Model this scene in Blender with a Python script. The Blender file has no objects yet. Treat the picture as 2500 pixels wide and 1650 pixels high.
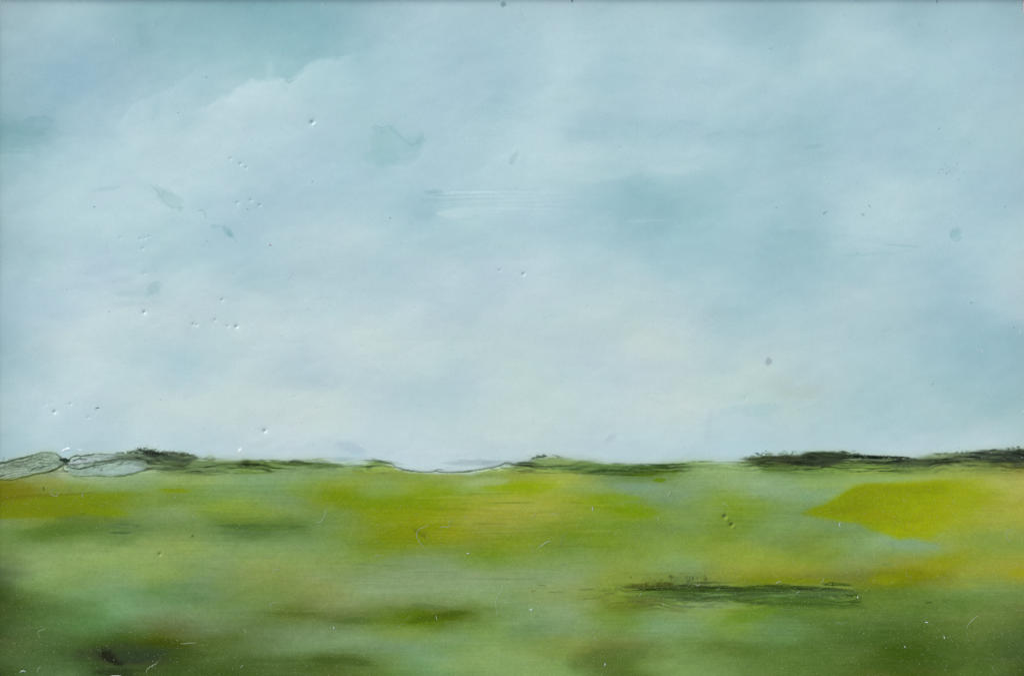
import bpy, math, random
import numpy as np
from mathutils import Vector
random.seed(7); rng = np.random.default_rng(11)
S = bpy.context.scene
K = 0.00012                       # metres per unit of the painting's own grid (the panel is 0.30 m wide)
PW, PH = 2500.0, 1650.0
TOPZ = 0.7755                     # height of the painted face above the ground

# ---------------------------------------------------------------- camera
cam = bpy.data.cameras.new("camera"); cam_o = bpy.data.objects.new("camera", cam)
S.collection.objects.link(cam_o)
DIST = 0.60
cam_o.location = (0, 0, TOPZ + DIST); cam_o.rotation_euler = (0, 0, 0)
cam.sensor_width = 36.0; cam.lens = 36.0 * DIST / (PW * K)
cam.clip_start = 0.01; cam.clip_end = 200.0
S.camera = cam_o
# ---------------------------------------------------------------- sky and sun
SUN_EL, SUN_AZ = 42.0, 128.0       # light comes from the upper left of the picture
w = bpy.data.worlds.new("World"); S.world = w; w.use_nodes = True
nt = w.node_tree; nt.nodes.clear()
sky = nt.nodes.new("ShaderNodeTexSky"); sky.sky_type = 'NISHITA'; sky.sun_disc = False
sky.sun_elevation = math.radians(SUN_EL); sky.sun_rotation = math.radians(90 - SUN_AZ)
bg = nt.nodes.new("ShaderNodeBackground"); bg.inputs["Strength"].default_value = 0.10
wo = nt.nodes.new("ShaderNodeOutputWorld")
nt.links.new(sky.outputs[0], bg.inputs["Color"]); nt.links.new(bg.outputs[0], wo.inputs["Surface"])
sl = bpy.data.lights.new("sun", 'SUN'); sl.energy = 1.7; sl.angle = math.radians(28); sl.color = (1.0, 0.95, 0.88)
so = bpy.data.objects.new("sun", sl); S.collection.objects.link(so)
el, az = math.radians(SUN_EL), math.radians(SUN_AZ)
d = Vector((math.cos(el)*math.cos(az), math.cos(el)*math.sin(az), math.sin(el)))
so.rotation_euler = d.to_track_quat('Z', 'Y').to_euler()
S.view_settings.view_transform = 'Standard'; S.view_settings.look = 'None'
S.view_settings.gamma = 1.0; S.view_settings.use_curve_mapping = False
S.view_settings.exposure = 0.62
GAIN = np.array([0.880, 0.950, 1.086])   # light reaching the face per channel; pigment albedo = wanted / GAIN
SPEC = np.array([0.0095, 0.0057, 0.0135])

# ---------------------------------------------------------------- helpers
def X(px): return (np.asarray(px, float) - PW/2) * K
def Y(py): return (PH/2 - np.asarray(py, float)) * K
def lin(c):
    c = np.asarray(c, float)/255.0
    return np.where(c <= 0.04045, c/12.92, ((c+0.055)/1.055)**2.4)
def tag(o, label=None, cat=None, group=None, kind=None):
    if label: o["label"] = label
    if cat: o["category"] = cat
    if group: o["group"] = group
    if kind: o["kind"] = kind
    return o
def link(name, me, parent=None, mat=None):
    o = bpy.data.objects.new(name, me); S.collection.objects.link(o)
    if parent: o.parent = parent
    if mat and me: me.materials.append(mat)
    return o
def empty(name, loc=(0,0,0)):
    o = bpy.data.objects.new(name, None); S.collection.objects.link(o); o.location = loc; o.empty_display_size = 0.02
    return o
def mesh(name, v, f, smooth=False):
    me = bpy.data.meshes.new(name); me.from_pydata([tuple(p) for p in v], [], [tuple(q) for q in f])
    if smooth: me.polygons.foreach_set("use_smooth", [True]*len(me.polygons))
    me.update(); return me
def smooth(t): t = np.clip(t, 0, 1); return t*t*(3-2*t)
def vn(x, y, seed):               # value noise, unit cells, 0..1
    xi = np.floor(x).astype(np.int64); yi = np.floor(y).astype(np.int64)
    fx = smooth(x-xi); fy = smooth(y-yi)
    def h(a, b):
        n = (a*374761393 + b*668265263 + seed*974634777) & 0xffffffff
        n = ((n ^ (n >> 13))*1274126177) & 0xffffffff
        n = ((n ^ (n >> 16))*2246822519) & 0xffffffff
        return ((n ^ (n >> 15)) & 0xffff)/65535.0
    return (h(xi,yi)*(1-fx)+h(xi+1,yi)*fx)*(1-fy)+(h(xi,yi+1)*(1-fx)+h(xi+1,yi+1)*fx)*fy
def fbm(x, y, seed, o=4, g=0.5):
    s = 0; a = 1; t = 0
    for k in range(o): s = s+a*vn(x*2**k+k*17.3, y*2**k+k*9.1, seed+k); t += a; a *= g
    return s/t
def mat_new(name, rough=0.6, spec=0.3):
    m = bpy.data.materials.new(name); m.use_nodes = True
    b = m.node_tree.nodes["Principled BSDF"]
    b.inputs["Roughness"].default_value = rough; b.inputs["Specular IOR Level"].default_value = spec
    return m, m.node_tree, b
def noisy(name, c1, c2, scale, rough=0.7, spec=0.25, bump=0.0, stretch=(1,1,1), kind='NOISE', detail=6):
    m, t, b = mat_new(name, rough, spec)
    tc = t.nodes.new("ShaderNodeTexCoord"); mp = t.nodes.new("ShaderNodeMapping"); mp.inputs["Scale"].default_value = stretch
    n = t.nodes.new("ShaderNodeTexNoise"); n.inputs["Scale"].default_value = scale; n.inputs["Detail"].default_value = detail
    r = t.nodes.new("ShaderNodeValToRGB"); r.color_ramp.elements[0].color = (*c1,1); r.color_ramp.elements[1].color = (*c2,1)
    r.color_ramp.elements[0].position = .3; r.color_ramp.elements[1].position = .7
    t.links.new(tc.outputs["Object"], mp.inputs[0]); t.links.new(mp.outputs[0], n.inputs["Vector"])
    t.links.new(n.outputs[0], r.inputs[0]); t.links.new(r.outputs[0], b.inputs["Base Color"])
    if bump:
        bp = t.nodes.new("ShaderNodeBump"); bp.inputs["Strength"].default_value = bump; bp.inputs["Distance"].default_value = 0.001
        t.links.new(n.outputs[0], bp.inputs["Height"]); t.links.new(bp.outputs[0], b.inputs["Normal"])
    return m
def box(x0, x1, y0, y1, z0, z1, bev=0.0):
    import bmesh
    bm = bmesh.new(); bmesh.ops.create_cube(bm, size=1)
    for v in bm.verts: v.co = Vector((x0+(v.co.x+.5)*(x1-x0), y0+(v.co.y+.5)*(y1-y0), z0+(v.co.z+.5)*(z1-z0)))
    if bev: bmesh.ops.bevel(bm, geom=bm.edges[:], offset=bev, segments=2, affect='EDGES', profile=.6)
    me = bpy.data.meshes.new("box"); bm.to_mesh(me); bm.free(); return me
# ---------------------------------------------------------------- pigment samples: x y r g b on the painting's own grid
SKY_PTS = """
60 60 163 191 200;170 60 166 198 208;250 40 160 192 201;300 45 150 187 195;400 50 146 184 192;480 60 143 184 191;560 60 139 182 190;640 70 141 184 192
60 130 158 187 199;150 120 163 194 205;210 115 155 186 202;280 130 158 187 202;360 90 146 181 190;430 90 146 187 193;520 120 148 190 197;620 120 152 193 198
50 200 155 187 196;100 210 149 184 197;150 180 146 181 199;220 150 152 185 200;280 180 155 187 201;360 180 158 190 200;430 200 163 197 206;520 180 165 201 209;620 180 168 204 209
40 290 148 183 193;120 270 155 187 200;200 270 160 192 205;300 240 163 193 207;370 230 168 200 210;450 220 165 199 208;520 240 170 205 212;620 240 178 209 216
20 330 134 173 180;80 330 146 182 190;160 320 162 192 204;250 300 165 196 208;330 300 176 208 216;400 290 168 202 210;500 300 178 208 216;600 300 177 207 216
30 370 147 184 191;120 370 163 197 206;250 360 172 204 213;340 370 177 208 216;420 350 180 207 213;520 380 180 209 216;620 380 176 206 215
30 440 162 195 203;150 440 174 206 213;280 450 178 209 217;400 440 180 208 215;500 430 182 212 220;620 450 175 204 214
30 520 168 196 204;150 520 180 209 217;300 520 181 211 219;450 520 178 210 218;560 520 172 202 214
720 60 139 184 192;800 90 143 185 195;870 50 150 188 198;960 60 165 198 209;1040 60 172 203 214;1140 60 168 200 211;1240 60 172 203 213
700 130 150 192 200;800 140 153 194 201;900 120 158 195 204;1000 110 168 201 212;1120 130 167 197 211;1240 140 168 200 212
700 200 163 202 207;850 190 162 199 207;1000 190 168 201 212;1150 200 168 198 212
720 270 176 206 214;850 240 164 200 208;1000 240 170 201 212;1150 240 168 199 211;1240 250 163 197 208
650 300 178 208 216;800 310 172 203 214;900 290 168 202 209;1050 300 170 200 213;1200 300 173 205 213
700 380 175 205 216;850 370 168 201 212;930 360 163 199 206;1050 380 172 203 213;1180 350 173 205 214
700 450 170 200 214;850 440 169 200 213;1000 420 170 203 213;1150 430 172 204 213;1240 440 176 208 215
640 530 170 200 213;800 510 175 204 214;950 520 172 204 213;1050 510 163 197 208;1150 530 175 207 213
1330 60 177 206 215;1450 50 172 202 211;1600 60 172 203 211;1750 60 167 199 209;1870 60 160 193 203
1290 130 168 200 211;1380 140 180 210 218;1480 130 172 203 212;1600 120 175 205 213;1750 120 176 207 216;1870 130 167 200 209
1270 200 167 198 211;1370 200 178 209 216;1480 180 165 199 209;1600 190 175 205 214;1720 190 170 200 211;1860 190 172 204 212
1300 260 178 209 217;1450 240 175 206 213;1600 240 173 204 214;1750 240 176 207 214;1860 260 167 200 209
1300 320 178 209 217;1450 310 165 197 208;1560 310 163 197 207;1680 320 167 199 210;1800 310 163 198 207;1880 320 160 196 205
1300 400 182 212 219;1430 400 180 211 216;1560 390 174 205 212;1700 400 175 206 213;1850 390 165 199 208
1280 460 180 210 218;1400 460 168 201 210;1520 470 153 191 200;1650 460 158 196 203;1780 450 163 199 207;1870 460 168 200 211
1260 530 172 202 212;1350 530 170 200 212;1450 530 160 196 205;1560 540 150 189 198;1700 560 156 195 202;1830 540 163 199 208
1900 80 157 192 201;2000 80 168 201 209;2120 80 170 202 211;2230 70 163 195 205;2350 60 164 197 207;2470 60 160 190 200
1920 110 155 192 200;2020 120 176 206 212;2150 130 175 207 213;2280 110 166 198 208;2430 120 165 197 210
1920 170 167 201 208;2050 180 172 204 211;2150 180 170 201 213;2300 170 170 203 211;2450 160 163 195 208
1920 230 171 202 212;2050 250 165 197 209;2200 230 163 196 206;2320 240 167 200 209;2450 230 168 198 209
1920 280 165 199 208;2050 290 163 197 207;2200 290 166 199 210;2350 300 172 203 210;2460 300 170 200 208
1960 320 155 191 200;2000 360 158 193 202;2120 340 164 196 209;2250 350 165 198 209;2400 370 170 203 211
1920 400 165 199 207;2050 410 168 200 210;2200 400 166 198 209;2330 420 168 200 210;2450 430 165 196 209
1930 480 158 193 202;2050 460 172 204 212;2180 480 180 210 215;2300 470 170 203 211;2450 480 163 195 209
1920 530 157 193 202;2050 530 173 204 213;2200 540 176 206 213;2330 540 168 200 210;2450 550 172 203 212
30 600 165 193 202;150 570 174 204 211;300 580 178 209 216;450 580 174 206 213;560 600 167 198 211
30 680 170 198 208;150 660 180 208 215;250 660 178 203 217;380 640 175 204 212;500 640 176 205 213;600 640 172 202 212
40 760 170 197 211;120 760 178 205 217;250 760 190 212 219;350 700 182 207 213;450 720 188 211 217;550 700 184 208 214;620 700 176 204 212
30 850 165 193 203;150 830 192 212 216;300 830 186 209 213;420 800 188 210 214;550 800 188 210 214;630 800 192 212 213
30 920 170 196 206;150 920 190 213 219;300 920 187 210 215;430 910 178 203 213;550 900 186 209 212;630 930 195 212 212
30 1000 180 204 212;150 1000 187 209 218;250 1000 185 206 214;350 980 195 213 213;500 990 197 214 213;630 1000 199 214 213
30 1080 170 195 205;100 1080 184 210 217;200 1080 180 203 213;350 1075 186 209 216;500 1080 186 208 215;630 1090 192 210 215
700 600 180 206 213;850 580 182 208 214;1000 600 176 204 212;1150 590 172 202 209;1230 610 174 204 211
650 680 174 200 209;800 670 178 203 211;950 680 176 202 211;1100 680 184 208 216;1220 670 184 206 217
650 760 190 211 214;800 740 184 209 215;950 730 184 209 215;1100 760 182 204 213;1200 750 184 207 214
660 830 190 211 215;800 840 194 212 216;900 840 196 214 214;1030 830 190 212 213;1200 820 188 209 210
660 920 190 210 213;750 900 184 205 215;900 900 190 211 214;1050 900 188 209 210;1200 900 190 210 210
650 960 196 212 212;800 980 198 213 212;950 960 186 206 213;1050 960 180 204 212;1130 950 184 205 215;1230 960 188 210 210
650 1030 196 212 214;800 1040 199 214 213;950 1020 190 211 215;1100 1020 190 212 212;1230 1020 196 213 212
700 1090 196 211 216;850 1100 186 207 216;950 1110 190 209 217;1100 1100 190 209 214;1200 1105 188 208 212
1300 620 184 209 216;1400 620 176 204 212;1520 620 170 201 208;1620 640 160 196 205;1740 620 160 196 204;1860 630 158 194 203
1300 710 188 211 218;1450 700 184 208 213;1560 690 178 205 207;1650 700 176 203 209;1780 690 166 200 206;1880 700 162 197 206
1300 780 188 209 212;1450 770 186 208 207;1550 770 184 207 206;1660 760 184 206 212;1780 780 172 200 206;1880 780 170 200 208
1300 850 190 209 211;1430 840 190 208 213;1600 850 197 211 205;1700 840 184 207 208;1850 860 178 202 209
1300 930 188 210 208;1450 930 187 208 214;1600 900 192 208 212;1700 920 188 208 207;1850 900 185 208 207
1300 1000 192 212 211;1450 1000 192 211 211;1600 1000 195 211 210;1700 990 196 211 206;1850 980 184 206 207
1300 1070 196 213 212;1450 1080 188 208 214;1600 1080 186 209 214;1720 1070 184 207 213;1850 1050 180 206 214;1300 1110 190 208 212
1950 580 153 191 198;2080 590 173 204 211;2200 600 170 202 210;2330 610 172 203 213;2470 600 175 206 213
1950 640 157 193 200;2080 650 166 199 207;2200 660 172 202 210;2330 650 164 195 208;2440 660 175 205 212;2490 680 180 203 211
1940 720 165 197 207;2070 740 178 203 208;2200 730 176 202 209;2350 730 164 195 207;2450 740 174 201 212
1900 780 172 200 205;2070 800 176 201 209;2200 810 172 198 205;2350 800 158 190 203;2450 820 155 187 200
1870 860 188 208 208;2000 850 180 205 209;2150 860 174 202 209;2300 860 162 193 203;2420 870 156 188 199
1870 920 194 211 205;2000 920 180 204 209;2150 920 170 198 203;2300 920 160 192 199;2450 930 157 187 198
1880 980 184 205 201;2000 960 182 201 198;2100 980 166 196 201;2250 970 174 200 205;2400 970 163 194 198
1900 1030 186 207 205;2050 1030 174 201 204;2200 1030 172 200 205;2350 1030 170 198 202;2470 1020 162 192 195
1950 1080 178 205 211;2100 1080 178 204 211;2250 1090 184 206 214;2400 1080 184 207 212;2480 1070 180 203 208
"""
FIELD_PTS = """
40 1150 140 165 140;100 1130 135 158 138;60 1122 140 162 145;200 1150 158 183 174;230 1118 150 172 168;320 1135 152 178 172;300 1150 142 170 150;430 1130 95 120 88;500 1140 108 138 88;560 1130 128 152 105;620 1140 100 125 62;700 1140 110 140 88
780 1135 115 145 98;850 1145 125 160 115;930 1140 118 148 75;1200 1150 115 145 75;1300 1135 118 148 92;1370 1130 128 153 98;1450 1145 92 122 72;1550 1145 105 135 88;1540 1158 82 112 52;1620 1150 92 122 50;1680 1140 120 155 105;1780 1140 130 165 110
1850 1130 108 138 98;1900 1140 85 115 60;1950 1125 78 92 70;2000 1125 75 88 62;2100 1122 75 95 62;2200 1125 85 105 75;2300 1115 110 128 95;2300 1135 105 128 70;2400 1120 90 105 75;2480 1120 62 75 58;2100 1140 100 130 60;2200 1145 105 135 65;2000 1145 85 120 55;2400 1140 105 128 65
20 1180 122 128 38;60 1190 118 125 38;120 1175 133 145 68;200 1175 132 158 100;300 1180 128 160 112;400 1170 134 165 105;470 1170 138 165 92;560 1165 128 162 118;640 1165 124 160 120
10 1210 120 128 20;100 1205 122 135 30;200 1200 115 145 60
20 1240 134 144 10;100 1235 132 145 8;180 1225 130 148 8;250 1215 122 148 30;330 1215 118 150 60;420 1198 118 148 62;520 1205 112 150 85;600 1200 115 152 95
100 1255 128 146 8;200 1250 112 138 40;260 1250 118 142 15;330 1250 120 152 70;430 1260 125 155 100;550 1240 125 155 50;630 1250 122 152 65
20 1270 125 152 80;80 1270 118 145 60;160 1265 95 128 45;240 1280 100 130 65;330 1280 98 128 75;430 1285 108 140 80;550 1280 88 120 60;640 1285 85 118 55
20 1310 105 140 75;110 1300 82 115 40;200 1300 98 132 60;300 1310 100 135 75;420 1320 125 152 85;550 1310 105 140 90;640 1315 95 130 80
20 1345 115 145 85;100 1340 120 152 95;200 1335 128 158 95;350 1335 135 162 95;450 1335 130 155 80;550 1340 125 155 100;640 1340 122 155 98
10 1370 105 130 85;80 1370 125 155 100;200 1370 128 160 95;350 1370 132 162 92;450 1370 125 155 90;560 1370 122 150 105;640 1370 128 152 80
5 1410 85 110 80;60 1415 115 150 95;180 1410 118 150 90;280 1415 118 155 110;400 1405 125 155 85;500 1410 115 145 105;600 1410 120 145 80
10 1450 65 92 45;80 1450 95 128 75;180 1450 105 145 95;300 1455 105 148 110;420 1450 95 138 90;500 1450 100 135 100;600 1455 105 132 72
20 1490 70 95 50;100 1490 75 108 60;200 1495 85 128 75;300 1500 105 150 110;420 1490 108 140 105;520 1490 110 140 95;620 1490 98 128 80
20 1530 72 98 55;100 1530 80 110 60;200 1525 82 125 70;300 1530 80 115 68;400 1525 95 108 65;500 1530 100 122 85;600 1530 92 115 65
20 1570 82 102 55;120 1570 75 105 55;220 1570 68 95 42;280 1570 58 82 35;380 1565 68 80 15;470 1565 82 100 45;560 1565 85 105 50;640 1570 95 120 75
20 1610 78 105 60;120 1610 75 105 60;200 1600 62 90 45;330 1600 55 72 55;380 1590 60 75 45;430 1605 62 82 30;500 1600 75 98 45;600 1600 85 110 60
20 1642 65 90 45;150 1640 80 112 70;280 1640 52 70 38;350 1640 62 82 40;450 1640 62 85 38;550 1640 65 88 38;640 1640 75 100 50
700 1320 105 138 90;780 1330 112 145 85;870 1320 115 140 40;950 1320 120 138 20;1050 1325 118 140 30;1150 1320 125 142 40;1240 1325 118 140 25
700 1360 125 152 90;800 1365 122 148 80;900 1365 112 142 60;1000 1370 118 145 100;1100 1375 120 150 105;1200 1370 110 145 50
660 1400 125 145 80;800 1400 125 148 95;920 1400 120 145 100;1030 1405 125 150 115;1150 1405 130 155 115;1240 1400 130 155 105
660 1440 115 140 75;800 1445 125 142 82;900 1445 128 155 115;1030 1440 125 152 115;1120 1450 130 158 115;1230 1440 122 155 110
650 1480 108 140 85;750 1475 110 130 75;830 1480 120 138 90;950 1480 110 132 75;1080 1480 105 130 75;1180 1485 115 145 90;1240 1490 110 145 100
680 1495 90 112 40;760 1497 95 115 55;860 1515 88 110 55;950 1520 98 125 50;1000 1515 85 112 15;1080 1503 80 102 25;1130 1497 85 108 35
650 1540 98 122 80;750 1540 112 135 95;880 1540 108 138 85;1000 1540 112 138 50;1100 1545 108 140 85;1200 1530 110 145 70
640 1580 92 115 70;720 1585 105 135 90;850 1580 108 138 95;980 1575 105 138 100;1100 1590 108 145 85;1200 1595 125 158 95
620 1610 68 90 40;720 1615 82 108 55;800 1610 72 95 40;880 1615 85 110 55;960 1620 98 130 70;1050 1610 110 152 110;1150 1620 125 155 90;1230 1620 125 160 105
640 1640 72 95 45;740 1640 75 100 45;840 1640 80 98 45;930 1642 85 115 45;1050 1642 95 138 85;1200 1642 115 150 90
700 1160 125 160 125;800 1160 128 160 110;880 1160 125 152 55;940 1155 128 145 60;1030 1160 125 155 70;1100 1160 138 155 75;1180 1175 145 170 105;1240 1165 145 158 70
650 1190 112 150 110;750 1190 115 148 60;830 1180 130 150 35;920 1180 125 160 100;1000 1185 130 155 35;1080 1190 125 155 35;1170 1195 125 158 60;1240 1190 135 158 15
690 1225 112 145 105;780 1220 118 142 30;880 1220 112 140 20;980 1225 118 145 15;1080 1230 128 150 20;1170 1230 150 160 40;1240 1240 155 160 50
640 1240 120 148 50;720 1260 108 140 75;820 1260 110 140 70;900 1255 125 145 25;1000 1255 130 145 15;1100 1270 138 155 30;1200 1265 150 155 48
640 1285 80 115 50;720 1285 92 125 60;800 1280 105 138 80;900 1280 120 142 40;1000 1290 128 140 15;1100 1300 138 145 25;1200 1290 140 150 50
1300 1160 142 160 55;1380 1160 155 172 60;1450 1170 140 160 65;1500 1165 115 150 110;1600 1172 112 145 85;1680 1175 125 160 115;1750 1165 135 165 115;1850 1170 130 165 120
1280 1185 138 162 15;1350 1190 150 168 50;1420 1195 140 160 60;1450 1190 125 155 120;1540 1190 120 155 125;1640 1190 122 155 120;1720 1190 118 152 105;1860 1190 125 160 130
1270 1225 158 168 60;1350 1230 150 160 50;1420 1225 130 155 25;1480 1215 122 152 15;1520 1220 118 150 85;1620 1225 110 145 105;1700 1225 118 150 100;1770 1215 122 155 45;1850 1225 120 155 95
1280 1265 145 155 50;1380 1260 140 158 50;1450 1260 125 152 50;1530 1240 118 148 20;1570 1250 115 145 15;1630 1250 115 148 75;1720 1250 118 150 60;1830 1235 115 148 30;1890 1250 110 145 85
1280 1290 130 150 45;1380 1285 118 142 30;1480 1280 112 145 40;1580 1280 112 142 60;1680 1280 112 145 80;1780 1290 108 138 40;1880 1290 112 148 75
1280 1330 125 148 35;1380 1330 108 140 55;1480 1320 112 142 35;1600 1320 115 145 60;1720 1320 118 148 50;1850 1340 130 155 50
1300 1365 118 148 60;1400 1365 118 150 80;1500 1360 120 148 60;1600 1365 125 155 70;1660 1375 125 160 105;1750 1360 130 155 60;1860 1385 140 155 45
1290 1400 125 155 110;1400 1400 128 155 105;1500 1410 130 152 60;1580 1405 125 148 60;1680 1400 115 142 80;1780 1410 135 150 50;1860 1415 132 148 20
1290 1450 125 150 95;1400 1450 128 150 90;1500 1440 115 140 50;1600 1440 95 122 50;1700 1450 95 128 75;1800 1445 85 118 65;1880 1445 80 112 65
1290 1490 122 155 110;1400 1490 125 152 105;1480 1475 110 135 45;1560 1470 98 120 40;1640 1490 115 145 85;1740 1480 120 148 75;1850 1480 105 135 40
1290 1540 105 142 95;1400 1535 118 148 105;1500 1520 105 140 60;1600 1530 115 155 115;1700 1530 112 150 95;1800 1520 105 142 50;1880 1530 98 138 85
1290 1580 118 148 80;1390 1570 118 140 70;1480 1580 105 120 60;1560 1575 108 130 75;1650 1580 105 140 80;1760 1580 90 120 55;1860 1590 80 112 50
1290 1630 125 158 95;1390 1630 112 148 85;1460 1620 88 112 55;1540 1610 88 115 50;1650 1620 110 145 85;1760 1620 100 135 75;1860 1620 85 118 60
1900 1170 128 165 130;2000 1170 125 160 95;2100 1165 135 168 90;2200 1165 140 170 85;2300 1160 150 170 80;2400 1160 158 172 75;2490 1155 140 140 60
1900 1200 120 155 120;2000 1190 128 162 100;2070 1180 132 160 75;2150 1175 138 162 70;2370 1185 158 172 50;2480 1180 172 180 85
1900 1230 115 150 90;2380 1210 155 168 30;2480 1210 168 172 65;2290 1175 145 165 60
2400 1240 162 170 45;2480 1240 165 168 45
1920 1290 115 150 95;2020 1280 118 150 85;2290 1270 155 168 40;2400 1280 150 165 50;2480 1270 160 172 55
1950 1320 112 140 65;2050 1310 112 145 80;2300 1310 140 160 55;2400 1310 128 155 60;2480 1310 135 158 65
1900 1330 110 140 75;2000 1330 118 145 50;2100 1328 120 155 100;2230 1328 125 160 115;2270 1335 125 158 105;2350 1335 140 155 50;2450 1330 128 155 60
1900 1370 135 155 45;2000 1365 120 145 50;2100 1365 122 150 90;2200 1355 128 150 75;2320 1365 140 150 20;2400 1360 135 155 50;2490 1370 150 160 50
1900 1405 138 148 40;2000 1405 140 150 45;2100 1400 130 145 70;2200 1395 140 148 40;2300 1390 142 150 35;2400 1390 148 158 50;2480 1385 155 155 40
1900 1418 130 142 22;2050 1415 126 142 42;2140 1410 132 142 16;2200 1405 134 140 12;2280 1410 135 140 25;2370 1410 145 158 50;2480 1400 150 154 30
1900 1450 88 122 70;2000 1450 92 125 75;2100 1450 95 122 45;2200 1440 98 125 45;2300 1440 112 138 60;2400 1430 115 145 75;2480 1440 112 140 75
1900 1480 85 118 55;2000 1480 95 128 55;2100 1475 95 125 50;2200 1470 95 125 50;2300 1470 92 125 55;2400 1470 98 130 60;2480 1480 100 122 65
1900 1520 92 132 80;2000 1520 85 120 55;2100 1520 88 120 60;2200 1510 85 118 55;2300 1520 92 120 55;2400 1510 102 128 65;2480 1520 90 115 60
1900 1560 90 130 80;2000 1560 85 118 60;2100 1555 75 108 50;2200 1560 72 102 40;2300 1550 85 115 50;2400 1550 95 122 60;2480 1560 78 105 60
1900 1600 85 120 55;2000 1600 82 115 55;2100 1600 80 108 50;2200 1605 62 90 30;2300 1600 68 98 42;2400 1600 80 108 50;2480 1600 72 95 58
1900 1640 90 122 60;2000 1640 82 115 55;2100 1640 80 105 45;2200 1640 68 90 35;2300 1640 72 95 42;2400 1640 78 108 52;2480 1640 65 85 45
"""
SKYLINE = [(-20,1134),(0,1131),(30,1122),(60,1114),(80,1107),(100,1103),(125,1102),(140,1108),(152,1120),(160,1124),(170,1118),(185,1112),(230,1108),(270,1108),(300,1105),(330,1101),(345,1097),(358,1094),(372,1098),(390,1105),(420,1107),(450,1109),(475,1115),(490,1118),(500,1116),(515,1112),(530,1117),(600,1119),(640,1121),(700,1122),(760,1120),(800,1121),(830,1126),(860,1128),(890,1126),(915,1122),(935,1127),(955,1133),(975,1144),(1000,1149),(1050,1152),(1100,1153),(1150,1150),(1180,1145),(1215,1138),(1240,1131),(1260,1128),(1290,1122),(1320,1115),(1345,1112),(1370,1114),(1400,1117),(1440,1121),(1480,1127),(1520,1130),(1560,1131),(1600,1128),(1650,1124),(1690,1121),(1740,1122),(1790,1124),(1840,1120),(1870,1111),(1900,1109),(1950,1107),(1980,1103),(2010,1101),(2050,1101),(2090,1107),(2130,1112),(2180,1112),(2230,1116),(2270,1109),(2310,1106),(2360,1103),(2420,1098),(2460,1095),(2520,1091)]
# ---------------------------------------------------------------- the wax face: a fine grid carrying relief and pigment
ST = 1.8
gx = np.arange(-6.0, 2503.0+ST, ST); gy = np.arange(-5.0, 1656.0+ST, ST)
CX, CY = np.meshgrid(gx, gy); NH, NW = CX.shape
def pts(s):
    return np.array([[float(t) for t in p.split()] for line in s.strip().splitlines() for p in line.split(';') if p.strip()])
def field_interp(P, sx, sy, y0, y1, q=8.0):
    """smooth normalised-kernel interpolation of pigment samples with residual passes, on a coarse grid"""
    qx = np.arange(-8, 2520, q); qy = np.arange(y0, y1+q, q)
    vals = P[:,2:].copy(); out = np.zeros((len(qy), len(qx), 3))
    def K1(ax, ay, f):
        return np.exp(-0.5*((ax[:,None]-P[None,:,0])/(sx*f))**2), np.exp(-0.5*((ay[:,None]-P[None,:,1])/(sy*f))**2)
    for it, f in enumerate((1.35, 1.0, 0.8)):
        ex, ey = K1(qx, qy, f)
        wsum = ey@ex.T + (1e-5 if it else 1e-12)
        g = np.stack([(ey*vals[:,c])@ex.T for c in range(3)], -1)/wsum[...,None]
        out += g
        px, py = K1(P[:,0], P[:,1], f); ww = px*py
        vals = vals - (ww@vals)/(ww.sum(1)[:,None] + (1e-5 if it else 1e-12))
    fx = np.clip((CX-qx[0])/q, 0, len(qx)-1.001); fy = np.clip((CY-qy[0])/q, 0, len(qy)-1.001)
    xi = fx.astype(int); yi = fy.astype(int); fx = (fx-xi)[...,None]; fy = (fy-yi)[...,None]
    return (out[yi,xi]*(1-fx)+out[yi,xi+1]*fx)*(1-fy)+(out[yi+1,xi]*(1-fx)+out[yi+1,xi+1]*fx)*fy
# slow warps so that the patches of pigment get wandering, hand-made outlines
SK = field_interp(pts(SKY_PTS), 62, 44, -20, 1180)
FD = field_interp(pts(FIELD_PTS), 52, 19, 1080, 1680, 6.0)
def resample(A, dx, dy):
    ix = np.clip((CX+dx-gx[0])/ST, 0, NW-1.001); iy = np.clip((CY+dy-gy[0])/ST, 0, NH-1.001)
    xi = ix.astype(int); yi = iy.astype(int); fx = (ix-xi)[...,None]; fy = (iy-yi)[...,None]
    return (A[yi,xi]*(1-fx)+A[yi,xi+1]*fx)*(1-fy)+(A[yi+1,xi]*(1-fx)+A[yi+1,xi+1]*fx)*fy
SK = resample(SK, (fbm(CX/70,CY/50,3)-.5)*80, (fbm(CX/80,CY/45,8)-.5)*60)
FD = resample(FD, (fbm(CX/60,CY/25,13)-.5)*70, (fbm(CX/90,CY/22,18)-.5)*22)
# brush drag and mottling
_g = SK[...,1]; _A = np.stack([_g.ravel()[::97], np.ones(len(_g.ravel()[::97]))],1)
for c_ in (0,2):
    k_ = np.linalg.lstsq(_A, SK[...,c_].ravel()[::97], rcond=None)[0]; e_ = k_[0]*_g+k_[1]; SK[...,c_] = e_+(SK[...,c_]-e_)*.66
pale_zone = np.exp(-((CX-1150)/950)**2-((CY-930)/260)**2)*smooth((1200-CY)/80); SK += (pale_zone*-1.5)[...,None]*np.array([1.,1,1.2])  # slightly darker pigment over the pale low sky
big = fbm(CX/160, CY/70, 21, 5)-.5; mid = fbm(CX/38, CY/20, 25, 4)-.5
drag = fbm(CX/120, CY/3.2, 31, 3)-.5; weave = fbm(CX/9, CY/7, 35, 3)-.5
SK += (big*6.5 + mid*3.5 + drag*1.0 + weave*1.2)[...,None]*np.array([1.15,1.0,.92])
tint = (fbm(CX/55, CY/40, 41, 4)-.5)[...,None]; SK += tint*np.array([5,0,2]); SK += np.array([0,1.5,0])*smooth((CY-600)/400)[...,None]
band = 0.35+0.65*smooth((fbm(CX/260, CY/60, 45, 2)-.35)/.3)
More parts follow.
